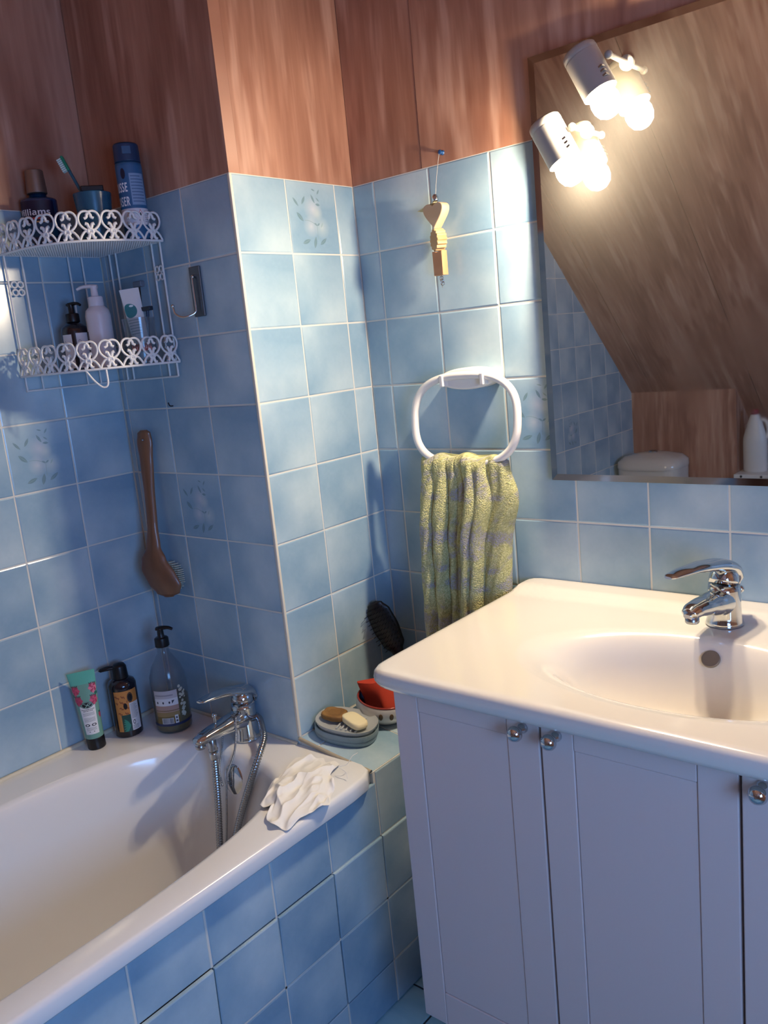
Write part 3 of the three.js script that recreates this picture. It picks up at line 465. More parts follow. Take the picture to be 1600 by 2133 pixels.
// ------------------------------------------------------------ wooden mobile on a string
{
  const pin = thing('push_pin', 'small blue push pin in the wood panelling above the wooden mobile', 'pin', [0.252, 1.790, -0.001]);
  const g = lathe([[0, 0.012], [0.004, 0.012], [0.005, 0.010], [0.0028, 0.007], [0.0028, 0.003], [0.005, 0.001], [0.005, 0], [0, 0]], 16).rotateX(Math.PI / 2); part(pin, 'pin_head', g, std({ color: '#1f4f86', roughness: 0.4 }));
  const t = thing('wooden_mobile', 'hanging string of wooden heart, ribbed round bead and small block', 'ornament', [0.243, 0, 0.026], -0.12);
  part(t, 'string', tube([[0.006, 1.787, -0.016], [0.003, 1.74, -0.006], [0, 1.695, 0]], 0.0006, 12, 5), std({ color: '#b9b7b0', roughness: 0.8 }));
  part(t, 'string', straight([0, 1.645, 0], [0, 1.52, 0], 0.0007, 5), std({ color: '#8d8678', roughness: 0.8 }));
  part(t, 'bell', lathe([[0, 0.009], [0.004, 0.0085], [0.0065, 0.004], [0.0068, -0.003], [0.005, -0.006], [0, -0.007]], 20).translate(0, 1.699, 0), M.chrome, 'small silver bell');
  const tag = rbox(-0.045, 0.004, -0.0006, 0.0006, -0.008, 0.008, 0.0005); tag.rotateZ(0.22); tag.translate(0, 1.6905, 0.002); part(t, 'paper_tag', tag, std({ color: '#c9bc92', roughness: 0.9 }));
  const h = new THREE.Shape(); h.moveTo(0, -0.026); h.bezierCurveTo(-0.012, -0.012, -0.026, 0.0, -0.026, 0.011); h.bezierCurveTo(-0.026, 0.021, -0.008, 0.024, 0, 0.013); h.bezierCurveTo(0.008, 0.024, 0.026, 0.021, 0.026, 0.011); h.bezierCurveTo(0.026, 0.0, 0.012, -0.012, 0, -0.026);
  const hg = extrude(h, 0.02, 0.0015); hg.translate(0, 1.668, -0.01); part(t, 'wooden_heart', hg, M.paleWood);
  const rb = []; for (let k = 0; k < 14; k++) { const a = (k / 14) * Math.PI * 2; rb.push([Math.cos(a), Math.sin(a)]); }
  const sc = new THREE.Shape(); for (let k = 0; k <= 84; k++) { const a = (k / 84) * Math.PI * 2, r = 0.0195 + 0.0018 * Math.cos(a * 14); k ? sc.lineTo(Math.cos(a) * r, Math.sin(a) * r) : sc.moveTo(r, 0); }
  const sg = extrude(sc, 0.02, 0.001); sg.translate(0, 0, -0.01); sg.rotateY(-0.45); sg.translate(0, 1.617, 0); part(t, 'ribbed_bead', sg, std({ map: paleWoodTex, color: '#f6ecd0', roughness: 0.6 }), 'pale yellow ribbed round bead');
  const fi = new THREE.Shape(); fi.moveTo(-0.012, -0.024); fi.lineTo(0.012, -0.024); fi.lineTo(0.0125, 0.0235); fi.lineTo(0.004, 0.0225); fi.lineTo(0, 0.0195); fi.lineTo(-0.005, 0.0225); fi.lineTo(-0.0125, 0.0235); fi.lineTo(-0.012, -0.024);
  const fg = extrude(fi, 0.015, 0.001); fg.translate(0, 1.570, -0.0075); part(t, 'wooden_block', fg, std({ map: paleWoodTex, color: '#f0cdb6', roughness: 0.6 }), 'reddish wooden block with a notch');
  part(t, 'chain', [0, 1, 2].map((k) => { const r = new THREE.TorusGeometry(0.004, 0.0011, 8, 16); r.rotateY(k % 2 ? 1.2 : 0.2); r.translate(0.001 * k, 1.539 - k * 0.0055, 0); return r; }), M.chrome);
}

// ------------------------------------------------------------ corner rack
const rackPath = (() => {
  const cx = WX + 0.004, cz = D + 0.004, hx = 0.243, hz = 0.238, n = 2.9, pts = [];
  for (let k = 0; k <= 200; k++) { const a = (k / 200) * Math.PI / 2, c = Math.cos(a), s = Math.sin(a), r = 1 / ((c / hx) ** n + (s / hz) ** n) ** (1 / n); pts.push(V(cx + c * r, 0, cz + s * r)); }
  const L = [0]; for (let k = 1; k <= 200; k++) L.push(L[k - 1] + pts[k].distanceTo(pts[k - 1]));
  return { len: L[200], at: (s) => { s = clamp(s, 0, L[200]); let k = 1; while (k < 200 && L[k] < s) k++; return pts[k - 1].clone().lerp(pts[k], (s - L[k - 1]) / (L[k] - L[k - 1])); }, pts, cx, cz };
})();
{
  const t = thing('corner_rack', 'white wire corner rack with two scrollwork shelves', 'rack');
  const P = rackPath, wr = 0.0022;
  const up = (x, z, y0 = 1.39, y1 = 1.678) => part(t, 'wire', straight([x, y0, z], [x, y1, z], wr), M.whitePaint);
  const zw = D + 0.007, xw = WX + 0.007;
  for (const x of [-0.238, -0.268, -0.405, -0.430]) up(x, zw); for (const z of [0.600, 0.562, 0.452, 0.418]) up(xw, z);
  part(t, 'wire', tube([[-0.236, 1.39, zw], [xw + 0.004, 1.39, zw], [xw, 1.39, zw + 0.004], [xw, 1.39, 0.602]], wr, 40, 8), M.whitePaint);
  const motif = (sc, y) => {                                       // one scroll unit bent along the front
    const W = sc.w / 2, H = 0.057, g = [], c = (pts, r = 0.0019) => g.push(new THREE.TubeGeometry(new THREE.CatmullRomCurve3(pts.map(([u, v]) => { const p = P.at(sc.s + u * W); return V(p.x, y + v * H, p.z); })), 14, r * 1.3, 6));
    for (const k of [-1, 1]) {
      c([[0, 0.31], [0.45 * k, 0.37], [0.85 * k, 0.55], [0.93 * k, 0.75], [0.7 * k, 0.93], [0.34 * k, 0.985], [0, 0.955]]);
      c([[0, 0.92], [0.16 * k, 0.86], [0.2 * k, 0.78], [0.42 * k, 0.73]], 0.0023); c([[0, 0.36], [0.14 * k, 0.46], [0.22 * k, 0.54], [0.4 * k, 0.56]], 0.0026);
      c([[0, 0.24], [0.45 * k, 0.3], [0.8 * k, 0.16], [1.0 * k, 0.0]]); c([[0, 0.25], [0.14 * k, 0.16], [0.22 * k, 0.08], [0.42 * k, 0.05]], 0.0026);
    }
    const q = P.at(sc.s), d = P.at(sc.s + 0.002).sub(P.at(sc.s - 0.002)), to = new THREE.TorusGeometry(0.005, 0.0032, 6, 14); to.rotateY(Math.atan2(-d.z, d.x)); to.translate(q.x, y + 0.29 * H, q.z); g.push(to); return g;
  };
  for (const y of [1.676, 1.4215]) {
    const bars = [], inside = (x, z) => { const u = (x - P.cx) / 0.243, v = (z - P.cz) / 0.238; return u > 0.005 && v > 0.005 && u ** 2.9 + v ** 2.9 < 0.99; };
    for (const sgn of [1, -1]) for (let o = -0.36; o < 0.6; o += 0.0056) {
      let a = null, b = null; for (let k = 0; k <= 120; k++) { const x = P.cx + 0.245 * k / 120, z = P.cz + (sgn > 0 ? o + (x - P.cx) * 0.62 : o + 0.24 - (x - P.cx) * 0.62 - 0.05); if (inside(x, z)) { a ??= [x, z]; b = [x, z]; } }
      if (a && (a[0] !== b[0])) bars.push(straight([a[0], y, a[1]], [b[0], y, b[1]], 0.0013, 5));
    }
    const tier = part(t, 'shelf_rim', [tube(P.pts.filter((_, i) => i % 5 === 0).map((p) => V(p.x, y, p.z)), 0.0026, 80, 8), straight([P.cx, y, P.cz], [P.cx + 0.243, y, P.cz], 0.0024), straight([P.cx, y, P.cz], [P.cx, y, P.cz + 0.238], 0.0024)], M.whitePaint);
    part(tier, 'mesh_floor', bars, M.whitePaint);
    const n = 9, w = P.len / n; for (let k = 0; k < n; k++) part(tier, 'scroll', motif({ s: w * (k + 0.5), w }, y + 0.001), M.whitePaint);
  }
  for (const [p, ry] of [[[-0.253, 1.612, zw], 0], [[xw, 1.607, 0.581], Math.PI / 2]]) { const g = []; for (const a of [0.785, 2.356, 3.927, 5.498]) { const o = new THREE.TorusGeometry(0.0062, 0.0022, 6, 14); o.translate(Math.cos(a) * 0.0098, Math.sin(a) * 0.0115, 0); g.push(o); } g.forEach((o) => { o.rotateY(ry); o.translate(...p); }); part(t, 'rosette', g, M.whitePaint); }
  const f = P.at(P.len * 0.52), f2 = P.at(P.len * 0.42); part(t, 'hook', tube([[f.x, 1.42, f.z], [lerp(f.x, f2.x, 0.35), 1.398, lerp(f.z, f2.z, 0.35)], [lerp(f.x, f2.x, 0.72), 1.384, lerp(f.z, f2.z, 0.72)], [lerp(f.x, f2.x, 0.98), 1.39, lerp(f.z, f2.z, 0.98)], [f2.x, 1.42, f2.z]], 0.0021, 30, 8), M.whitePaint);
}

// ------------------------------------------------------------ bottles and toiletries
const CAM = 0.975;                                                 // the way labels are turned
const Y1T = 1.6785, Y0T = 1.424;
{ // aftershave bottle, top shelf
  const t = thing('aftershave_bottle', 'dark blue aftershave bottle with silver cap on the upper rack shelf', 'bottle', [-0.44, Y1T, 0.517], CAM);
  const el = (g) => { g.scale(1.0, 1, 0.62); return g; };
  part(t, 'body', el(lathe([[0, 0], [0.034, 0], [0.037, 0.004], [0.037, 0.105], [0.035, 0.109], [0.026, 0.112], [0.018, 0.1135], [0.018, 0.12], [0, 0.12]], 40)), phy({ color: '#0c2f52', roughness: 0.12, clearcoat: 0.6 }));
  part(t, 'cap', lathe([[0, 0.12], [0.0205, 0.12], [0.021, 0.122], [0.0185, 0.166], [0.017, 0.1675], [0, 0.168]], 32), std({ color: '#8a8078', metalness: 0.8, roughness: 0.4 }), 'silver-grey cap');
  const lab = canvasTex(512, 512, (g, w, h) => { g.fillStyle = '#0a1030'; g.fillRect(0, 0, w, h); g.fillStyle = '#0e4566'; g.fillRect(0, h * 0.62, w, h * 0.38); g.fillStyle = '#e9e9ee'; g.font = 'bold 118px sans-serif'; g.fillText('Williams', -40, 205); g.fillStyle = '#c2423f'; g.fillRect(180, 236, 130, 26); g.fillStyle = '#d8b070'; g.fillRect(250, 290, 130, 18); g.strokeStyle = '#bcd4e4'; g.lineWidth = 9; g.beginPath(); g.arc(360, 420, 30, 0, 7); g.stroke(); });
  part(t, 'label', el(arcPatch(0.0374, 0.074, -0.25, 2.3, 0.067)), std({ map: lab, roughness: 0.3 }), 'printed label reading Williams');
}
{ // blue tumbler with a tube and toothbrush
  const t = thing('blue_tumbler', 'translucent blue tumbler on the upper rack shelf', 'tumbler', [-0.31, Y1T, 0.47]);
  part(t, 'cup', lathe([[0, 0.002], [0.027, 0.002], [0.028, 0], [0.029, 0.002], [0.0385, 0.098], [0.0385, 0.1], [0.037, 0.1], [0.0275, 0.006], [0, 0.005]], 40), M.blueCup);
  const g = thing('gel_tube', 'blue gel tube with a dark cap standing in the blue tumbler', 'tube', [-0.305, Y1T + 0.006, 0.471], CAM);
  const rings = []; for (let k = 0; k <= 10; k++) { const f = k / 10, a = lerp(0.0185, 0.0215, f), b = lerp(0.016, 0.004, f); rings.push(Array.from({ length: 24 }, (_, i) => { const q = (i / 24) * Math.PI * 2; return V(Math.cos(q) * a, lerp(0.02, 0.1, f), Math.sin(q) * b); })); }
  part(g, 'tube_body', loft(rings, { capA: true, capB: true }), std({ color: '#1a3f8c', roughness: 0.3 })); part(g, 'cap', rbox(-0.0225, 0.0225, 0.098, 0.109, -0.008, 0.008, 0.002), M.blackPlastic); part(g, 'base', lathe([[0, 0], [0.014, 0], [0.014, 0.02], [0, 0.021]], 20), M.navy);
  part(g, 'emblem', (() => { const c = new THREE.CylinderGeometry(0.008, 0.008, 0.001, 20); c.rotateX(Math.PI / 2); c.translate(0.0, 0.07, 0.0095); return c; })(), std({ color: '#2a9cc8', roughness: 0.4 }), 'light blue dot');
  const b = thing('toothbrush', 'green toothbrush leaning out of the blue tumbler', 'toothbrush', [-0.336, Y1T + 0.008, 0.492]);
  const a0 = V(0.038, 0, -0.035), a1 = V(-0.033, 0.176, -0.002), ax = a1.clone().sub(a0).normalize(), q = new THREE.Quaternion().setFromUnitVectors(V(0, 1, 0), ax), L = a1.distanceTo(a0);
  const put = (gg) => { gg.rotateY(-0.86); gg.applyQuaternion(q); gg.translate(a0.x, a0.y, a0.z); return gg; };
  part(b, 'handle', put(rbox(-0.0045, 0.0045, 0, L - 0.03, -0.003, 0.003, 0.0025)), phy({ color: '#2c6f86', roughness: 0.25, transmission: 0.3, thickness: 0 })); part(b, 'head', put(rbox(-0.0065, 0.0065, L - 0.034, L, -0.003, 0.003, 0.0028)), M.greenPlastic);
  const br = []; for (let i = 0; i < 7; i++) for (const x of [-0.0035, 0, 0.0035]) br.push(box(x - 0.0011, x + 0.0011, L - 0.031 + i * 0.0042, L - 0.0285 + i * 0.0042, 0.003, 0.0125)); part(b, 'bristles', br.map(put), std({ color: '#d4ebe2', roughness: 0.8 }));
}
{ // shaving foam can
  const t = thing('shaving_foam_can', 'tall blue shaving foam can on the upper rack shelf', 'spray can', [-0.257, Y1T, 0.409], CAM);
  part(t, 'can', lathe([[0, 0.003], [0.024, 0.003], [0.0262, 0], [0.027, 0.004], [0.027, 0.15], [0.025, 0.156], [0, 0.156]], 40), std({ color: '#2c6490', roughness: 0.3, metalness: 0.3 }));
  part(t, 'cap', lathe([[0, 0.154], [0.0262, 0.154], [0.0264, 0.157], [0.0258, 0.188], [0.0235, 0.192], [0, 0.1925]], 40), std({ color: '#173a5c', roughness: 0.35 }), 'dark blue cap'); part(t, 'actuator', rbox(-0.009, 0.009, 0.169, 0.184, 0.0235, 0.0268, 0.001), std({ color: '#2f587c', roughness: 0.4 }));
  const lab = canvasTex(1024, 512, (g, w, h) => {
    g.fillStyle = '#2c6490'; g.fillRect(0, 0, w, h); g.fillStyle = '#d9d7dc'; g.fillRect(0, h * 0.72, w, h * 0.28);
    g.fillStyle = '#eef0f2'; g.font = 'bold 110px sans-serif'; g.textAlign = 'right'; g.fillText('MOUSSE', 470, 225); g.fillText('RASER', 478, 345);
    g.fillStyle = '#10213c'; g.beginPath(); g.arc(410, 70, 46, 0, 7); g.fill();
    g.fillStyle = '#7f9fc0'; g.fillRect(520, 70, 300, 270); g.fillStyle = '#4f7296'; for (let k = 0; k < 9; k++) g.fillRect(540, 90 + k * 27, 190 + ((k * 67) % 70), 9);
    g.save(); g.translate(640, 420); g.rotate(Math.PI / 4); g.fillStyle = '#fff'; g.fillRect(-26, -26, 52, 52); g.strokeStyle = '#c23b3b'; g.lineWidth = 6; g.strokeRect(-26, -26, 52, 52); g.restore(); g.fillStyle = '#222'; g.beginPath(); g.moveTo(628, 434); g.quadraticCurveTo(622, 414, 640, 402); g.quadraticCurveTo(660, 418, 652, 434); g.fill(); g.fillRect(600, 470, 84, 8); g.fillRect(612, 486, 60, 8);
    g.fillStyle = '#9a989e'; for (let k = 0; k < 6; k++) g.fillRect(720, 390 + k * 18, 150, 6);
  });
  part(t, 'label', arcPatch(0.0273, 0.118, -0.12, 4.2, 0.088), std({ map: lab, roughness: 0.3 }), 'printed label reading MOUSSE RASER');
}
function pumpTop(t, y, s, mat, dir = 0, long = 0.034) {
  const nz = sweep([[-0.008 * s, 0, 0.0075 * s, 0.004 * s], [0.006 * s, 0.0015, 0.0075 * s, 0.0045 * s], [long * 0.7, 0.001, 0.005 * s, 0.0035 * s], [long, -0.003, 0.004 * s, 0.003 * s]], 18, 14); nz.rotateY(dir); nz.translate(0, y + 0.041 * s, 0);
  const p = part(t, 'pump', [lathe([[0, 0], [0.0155 * s, 0], [0.016 * s, 0.002], [0.0155 * s, 0.019 * s], [0.013 * s, 0.021 * s], [0.0075 * s, 0.0215 * s], [0.007 * s, 0.038 * s], [0.0085 * s, 0.04 * s], [0.0075 * s, 0.045 * s], [0, 0.046 * s]], 28).translate(0, y, 0), nz], mat); return p;
}
{ // lower shelf bottles
  const t = thing('dark_pump_bottle', 'dark pump bottle with white labels on the lower rack shelf', 'bottle', [-0.411, Y0T, 0.5], CAM);
  part(t, 'body', lathe([[0, 0], [0.027, 0], [0.0295, 0.003], [0.0295, 0.082], [0.027, 0.092], [0.017, 0.1], [0.012, 0.102], [0.012, 0.106], [0, 0.106]], 40), M.darkBottle);
  const lab = canvasTex(256, 256, (g, w, h) => { g.fillStyle = '#d6d3d8'; g.fillRect(0, 0, w, h); g.strokeStyle = '#6b6a74'; g.lineWidth = 3; g.beginPath(); g.moveTo(30, 60); g.bezierCurveTo(90, 20, 120, 120, 180, 70); g.moveTo(40, 160); g.bezierCurveTo(100, 120, 130, 220, 210, 170); g.stroke(); g.fillStyle = '#55545e'; for (let k = 0; k < 5; k++) g.fillRect(40, 190 + k * 12, 120, 4); });
  part(t, 'label', arcPatch(0.0298, 0.072, -0.62, 0.78, 0.041), std({ map: lab, roughness: 0.5 })); part(t, 'label', arcPatch(0.0298, 0.074, 0.55, 0.95, 0.042), std({ map: lab, roughness: 0.5 }));
  pumpTop(t, 0.103, 0.92, M.blackPlastic, 0.9, 0.026);
  const w = thing('white_pump_bottle', 'tall white pump bottle on the lower rack shelf', 'bottle', [-0.362, Y0T, 0.468], CAM);
  part(w, 'body', lathe([[0, 0], [0.0245, 0], [0.0268, 0.003], [0.0268, 0.112], [0.0245, 0.123], [0.0165, 0.131], [0.0145, 0.133], [0, 0.133]], 40), std({ color: '#dcd2d4', roughness: 0.35 }));
  const l2 = canvasTex(256, 256, (g, ww, h) => { g.fillStyle = '#dcd2d4'; g.fillRect(0, 0, ww, h); g.fillStyle = '#3d3b46'; g.fillRect(10, 90, 60, 90); g.fillStyle = '#a79a60'; for (let k = 0; k < 8; k++) g.fillRect(14, 14 + k * 9, 44, 4); g.fillStyle = '#55525c'; for (let k = 0; k < 6; k++) g.fillRect(20, 196 + k * 9, 40, 4); });
  part(w, 'label', arcPatch(0.027, 0.075, -0.9, 1.0, 0.068), std({ map: l2, roughness: 0.5 }));
  pumpTop(w, 0.131, 1.02, std({ color: '#e2dade', roughness: 0.35 }), -1.75, 0.036);
}
{ // clear cup with toothpaste
  const t = thing('clear_cup', 'clear plastic cup with red lettering on the lower rack shelf', 'cup', [-0.262, Y0T, 0.437]);
  part(t, 'cup', lathe([[0, 0.002], [0.026, 0.002], [0.027, 0], [0.028, 0.002], [0.0345, 0.096], [0.0335, 0.096], [0.0268, 0.005], [0, 0.0045]], 40), M.clearPlastic);
  const pr = canvasTex(256, 64, (g, w, h) => { g.fillStyle = '#7e2f2a'; g.fillRect(0, 0, w, h); g.fillStyle = '#c48d86'; g.font = 'bold 40px sans-serif'; for (let k = 0; k < 9; k++) g.fillRect(8 + k * 28, 12 + (k % 3) * 5, 16, 34); });
  part(t, 'print', arcPatch(0.0302, 0.014, CAM - 0.05, 1.5, 0.034), std({ map: pr, roughness: 0.5 }), 'red print');
  const p = thing('toothpaste_tube', 'white and teal toothpaste tube leaning in the clear cup', 'tube', [-0.262, Y0T + 0.008, 0.437]);
  const tex = canvasTex(256, 512, (g, w, h) => { g.fillStyle = '#dfe4e4'; g.fillRect(0, 0, w, h); for (const ox of [0, 128]) { g.fillStyle = '#2a7f86'; g.beginPath(); g.ellipse(84 + ox, 190, 34, 62, 0, 0, 7); g.fill(); g.fillStyle = '#dff0ee'; g.beginPath(); g.arc(72 + ox, 150, 10, 0, 7); g.fill(); g.fillStyle = '#4d8a90'; for (let k = 0; k < 6; k++) g.fillRect(50 + ox, 270 + k * 24, 60, 5); } });
  const a0 = V(0.012, 0, 0.004), a1 = V(-0.012, 0.15, 0.004), ax = a1.clone().sub(a0).normalize(), q = new THREE.Quaternion().setFromUnitVectors(V(0, 1, 0), ax), rings = [];
  for (let k = 0; k <= 12; k++) { const f = k / 12; rings.push(Array.from({ length: 28 }, (_, i) => { const u = (i / 28) * Math.PI * 2, v = V(Math.cos(u) * lerp(0.0165, 0.0205, f), lerp(0.026, 0.152, f), Math.sin(u) * lerp(0.0155, 0.0012, f)); v.applyAxisAngle(V(0, 1, 0), CAM); return v.applyQuaternion(q).add(a0); })); }
  const tg = loft(rings, { capA: true, capB: true }); const uvv = tg.attributes.uv; for (let i = 0; i < uvv.count; i++) uvv.setY(i, uvv.getY(i)); part(p, 'tube_body', tg, std({ map: tex, roughness: 0.35 }));
  part(p, 'cap', lathe([[0, 0], [0.013, 0], [0.0135, 0.024], [0.01, 0.027], [0, 0.027]], 24).applyQuaternion(q).translate(a0.x, a0.y, a0.z), std({ color: '#cfd6d8', roughness: 0.4 }));
  const r = thing('razor', 'dark blue razor standing in the clear cup', 'razor', [-0.262, Y0T + 0.006, 0.437]);
  part(r, 'handle', tube([[0.004, 0.004, -0.008], [0.012, 0.06, -0.012], [0.019, 0.104, -0.013]], 0.0035, 14, 8), std({ color: '#1d3552', roughness: 0.4 })); part(r, 'head', rbox(-0.004, 0.034, 0.103, 0.112, -0.018, -0.007, 0.002), std({ color: '#0f2030', roughness: 0.4 }));
  const s = thing('spare_razor', 'black razor with pale tip leaning in the clear cup behind the toothpaste tube', 'razor', [-0.262, Y0T + 0.006, 0.437]);
  part(s, 'handle', tube([[0.0, 0.004, -0.012], [-0.008, 0.08, -0.016], [-0.012, 0.155, -0.022]], 0.0032, 14, 8), M.blackPlastic); part(s, 'head', rbox(-0.026, 0.004, 0.155, 0.168, -0.028, -0.016, 0.003), std({ color: '#5a6a7c', roughness: 0.4 }));
}
{ // bottles on the corner of the bath
  const t = thing('shower_gel_tube', 'green raspberry-print shower gel tube standing on its black cap on the bath rim', 'tube', [-0.430, RIM, 0.606], CAM - 0.05);
  const tex = canvasTex(512, 1024, (g, w, h) => {
    g.fillStyle = '#6f9f92'; g.fillRect(0, 0, w, h); g.fillStyle = '#5fb3a2'; g.fillRect(0, 0, w, 190);
    const rasp = (x, y, r, c) => { g.save(); g.translate(x, y); g.scale(0.85, 1.7); for (let k = 0; k < 22; k++) { const a = k * 2.4, q = r * Math.sqrt(k / 22); g.fillStyle = k % 2 ? c : '#a83a58'; g.beginPath(); g.arc(Math.cos(a) * q * 0.9, Math.sin(a) * q, r * 0.3, 0, 7); g.fill(); } g.fillStyle = '#1f4e46'; for (let k = -2; k <= 2; k++) { g.beginPath(); g.ellipse(k * r * 0.35, -r * 0.95, 4, 10, k * 0.4, 0, 7); g.fill(); } g.restore(); };
    for (const o of [0, 256]) { rasp(60 + o, 270, 40, '#c2506e'); rasp(196 + o, 262, 42, '#d87a92'); rasp(66 + o, 425, 40, '#b84462'); rasp(190 + o, 440, 40, '#c85a78'); rasp(236 + o, 690, 26, '#b84462'); g.fillStyle = '#2d6a5c'; g.beginPath(); g.ellipse(26 + o, 350, 16, 28, 0.5, 0, 7); g.fill(); g.beginPath(); g.ellipse(222 + o, 350, 20, 24, -0.7, 0, 7); g.fill(); }
    g.fillStyle = '#dfe0e2'; const X = 66; g.fillRect(X, 520, 124, 430); g.fillStyle = '#10161a'; g.beginPath(); g.arc(128, 505, 48, 0, 7); g.fill(); g.strokeStyle = '#8fb4ac'; g.lineWidth = 6; g.beginPath(); g.arc(128, 505, 41, 0, 7); g.stroke(); g.lineWidth = 7; g.beginPath(); g.moveTo(104, 480); g.lineTo(128, 508); g.lineTo(114, 540); g.moveTo(128, 508); g.quadraticCurveTo(140, 470, 154, 486); g.quadraticCurveTo(156, 510, 128, 508); g.lineTo(152, 536); g.stroke();
    g.fillStyle = '#20262a'; g.font = 'bold 19px sans-serif'; g.textAlign = 'center'; g.fillText('FRAMBOISE', 128, 578); g.fillText('MENTHE', 128, 600); g.fillStyle = '#777c80'; for (const y of [622, 638, 654, 700, 716, 732, 748]) g.fillRect(82, y, 92, 5); g.strokeStyle = '#30363a'; for (const x of [100, 156]) { g.lineWidth = 9; g.beginPath(); g.arc(x, 808, 16, 0, 7); g.stroke(); } g.fillStyle = '#777c80'; for (const y of [850, 866, 882]) g.fillRect(84, y, 88, 5); g.fillStyle = '#222'; g.fillRect(104, 905, 10, 10); g.fillRect(142, 905, 10, 10);
  });
  const rings = []; for (let k = 0; k <= 14; k++) { const f = k / 14, e = f ** 1.3; rings.push(Array.from({ length: 36 }, (_, i) => { const u = (i / 36) * Math.PI * 2 + Math.PI; return V(-Math.cos(u) * lerp(0.0205, 0.031, e), lerp(0.028, 0.186, f), -Math.sin(u) * lerp(0.0205, 0.0015, e) - 0.003 * f); })); }
  const g = loft(rings, { capA: true, capB: true }); { const uv = g.attributes.uv; for (let i = 0; i < uv.count; i++) uv.setX(i, 0.5 - uv.getX(i)); }
  part(t, 'tube_body', g, std({ map: tex, roughness: 0.3 })); part(t, 'cap', lathe([[0, 0], [0.0195, 0], [0.0205, 0.002], [0.0205, 0.026], [0.019, 0.028], [0, 0.028]], 32), M.blackPlastic); t.rotation.z = 0.05;
}
{
  const t = thing('shampoo_bottle', 'black shampoo bottle with an orange and green label on the bath rim', 'bottle', [-0.424, RIM, 0.522], CAM);
  part(t, 'body', lathe([[0, 0], [0.03, 0], [0.0325, 0.003], [0.0325, 0.118], [0.0325, 0.126], [0.029, 0.134], [0.021, 0.139], [0.018, 0.141], [0, 0.142]], 40), M.darkBottle);
  const tex = canvasTex(512, 512, (g, w, h) => { g.fillStyle = '#c98848'; g.fillRect(0, 0, w, h); g.fillStyle = '#8a4a30'; for (let k = 0; k < 26; k++) { g.beginPath(); g.ellipse(20 + ((k * 97) % 250), 60 + ((k * 71) % 280), 18, 9, k, 0, 7); g.fill(); } g.fillStyle = '#1d4a44'; g.fillRect(100, 300, 190, 212); g.fillStyle = '#2e8a76'; for (let k = 0; k < 7; k++) { g.beginPath(); g.ellipse(190, 500 - k * 20, 90 - k * 6, 12, -0.7 + k * 0.2, 0, 7); g.fill(); } g.fillStyle = '#0e0c16'; g.beginPath(); g.arc(330, 90, 62, 0, 7); g.fill(); g.beginPath(); g.arc(210, 190, 40, 0, 7); g.fill(); g.strokeStyle = '#7a6a5c'; g.lineWidth = 5; g.beginPath(); g.arc(330, 90, 50, 0, 7); g.stroke(); g.fillStyle = '#d9dadd'; g.fillRect(290, 160, 222, 352); g.fillStyle = '#6c7076'; for (let k = 0; k < 11; k++) g.fillRect(310, 180 + k * 17, 110 + ((k * 37) % 60), 5); g.strokeStyle = '#3c4046'; g.lineWidth = 10; g.beginPath(); g.arc(350, 410, 24, 0, 7); g.stroke(); g.fillStyle = '#6c7076'; for (let k = 0; k < 4; k++) g.fillRect(310, 450 + k * 14, 130, 5); });
  part(t, 'label', arcPatch(0.0328, 0.1, 0.22, 1.75, 0.066), std({ map: tex, roughness: 0.35 }));
  part(t, 'cap', [lathe([[0, 0.14], [0.0175, 0.14], [0.018, 0.142], [0.0165, 0.168], [0.012, 0.175], [0, 0.177]], 32), sweep([[0.008, 0.168, 0.008, 0.004], [0.026, 0.168, 0.009, 0.0055], [0.042, 0.166, 0.007, 0.0045], [0.046, 0.165, 0.003, 0.002]], 16, 14).rotateY(-1.55)], M.blackPlastic);
}
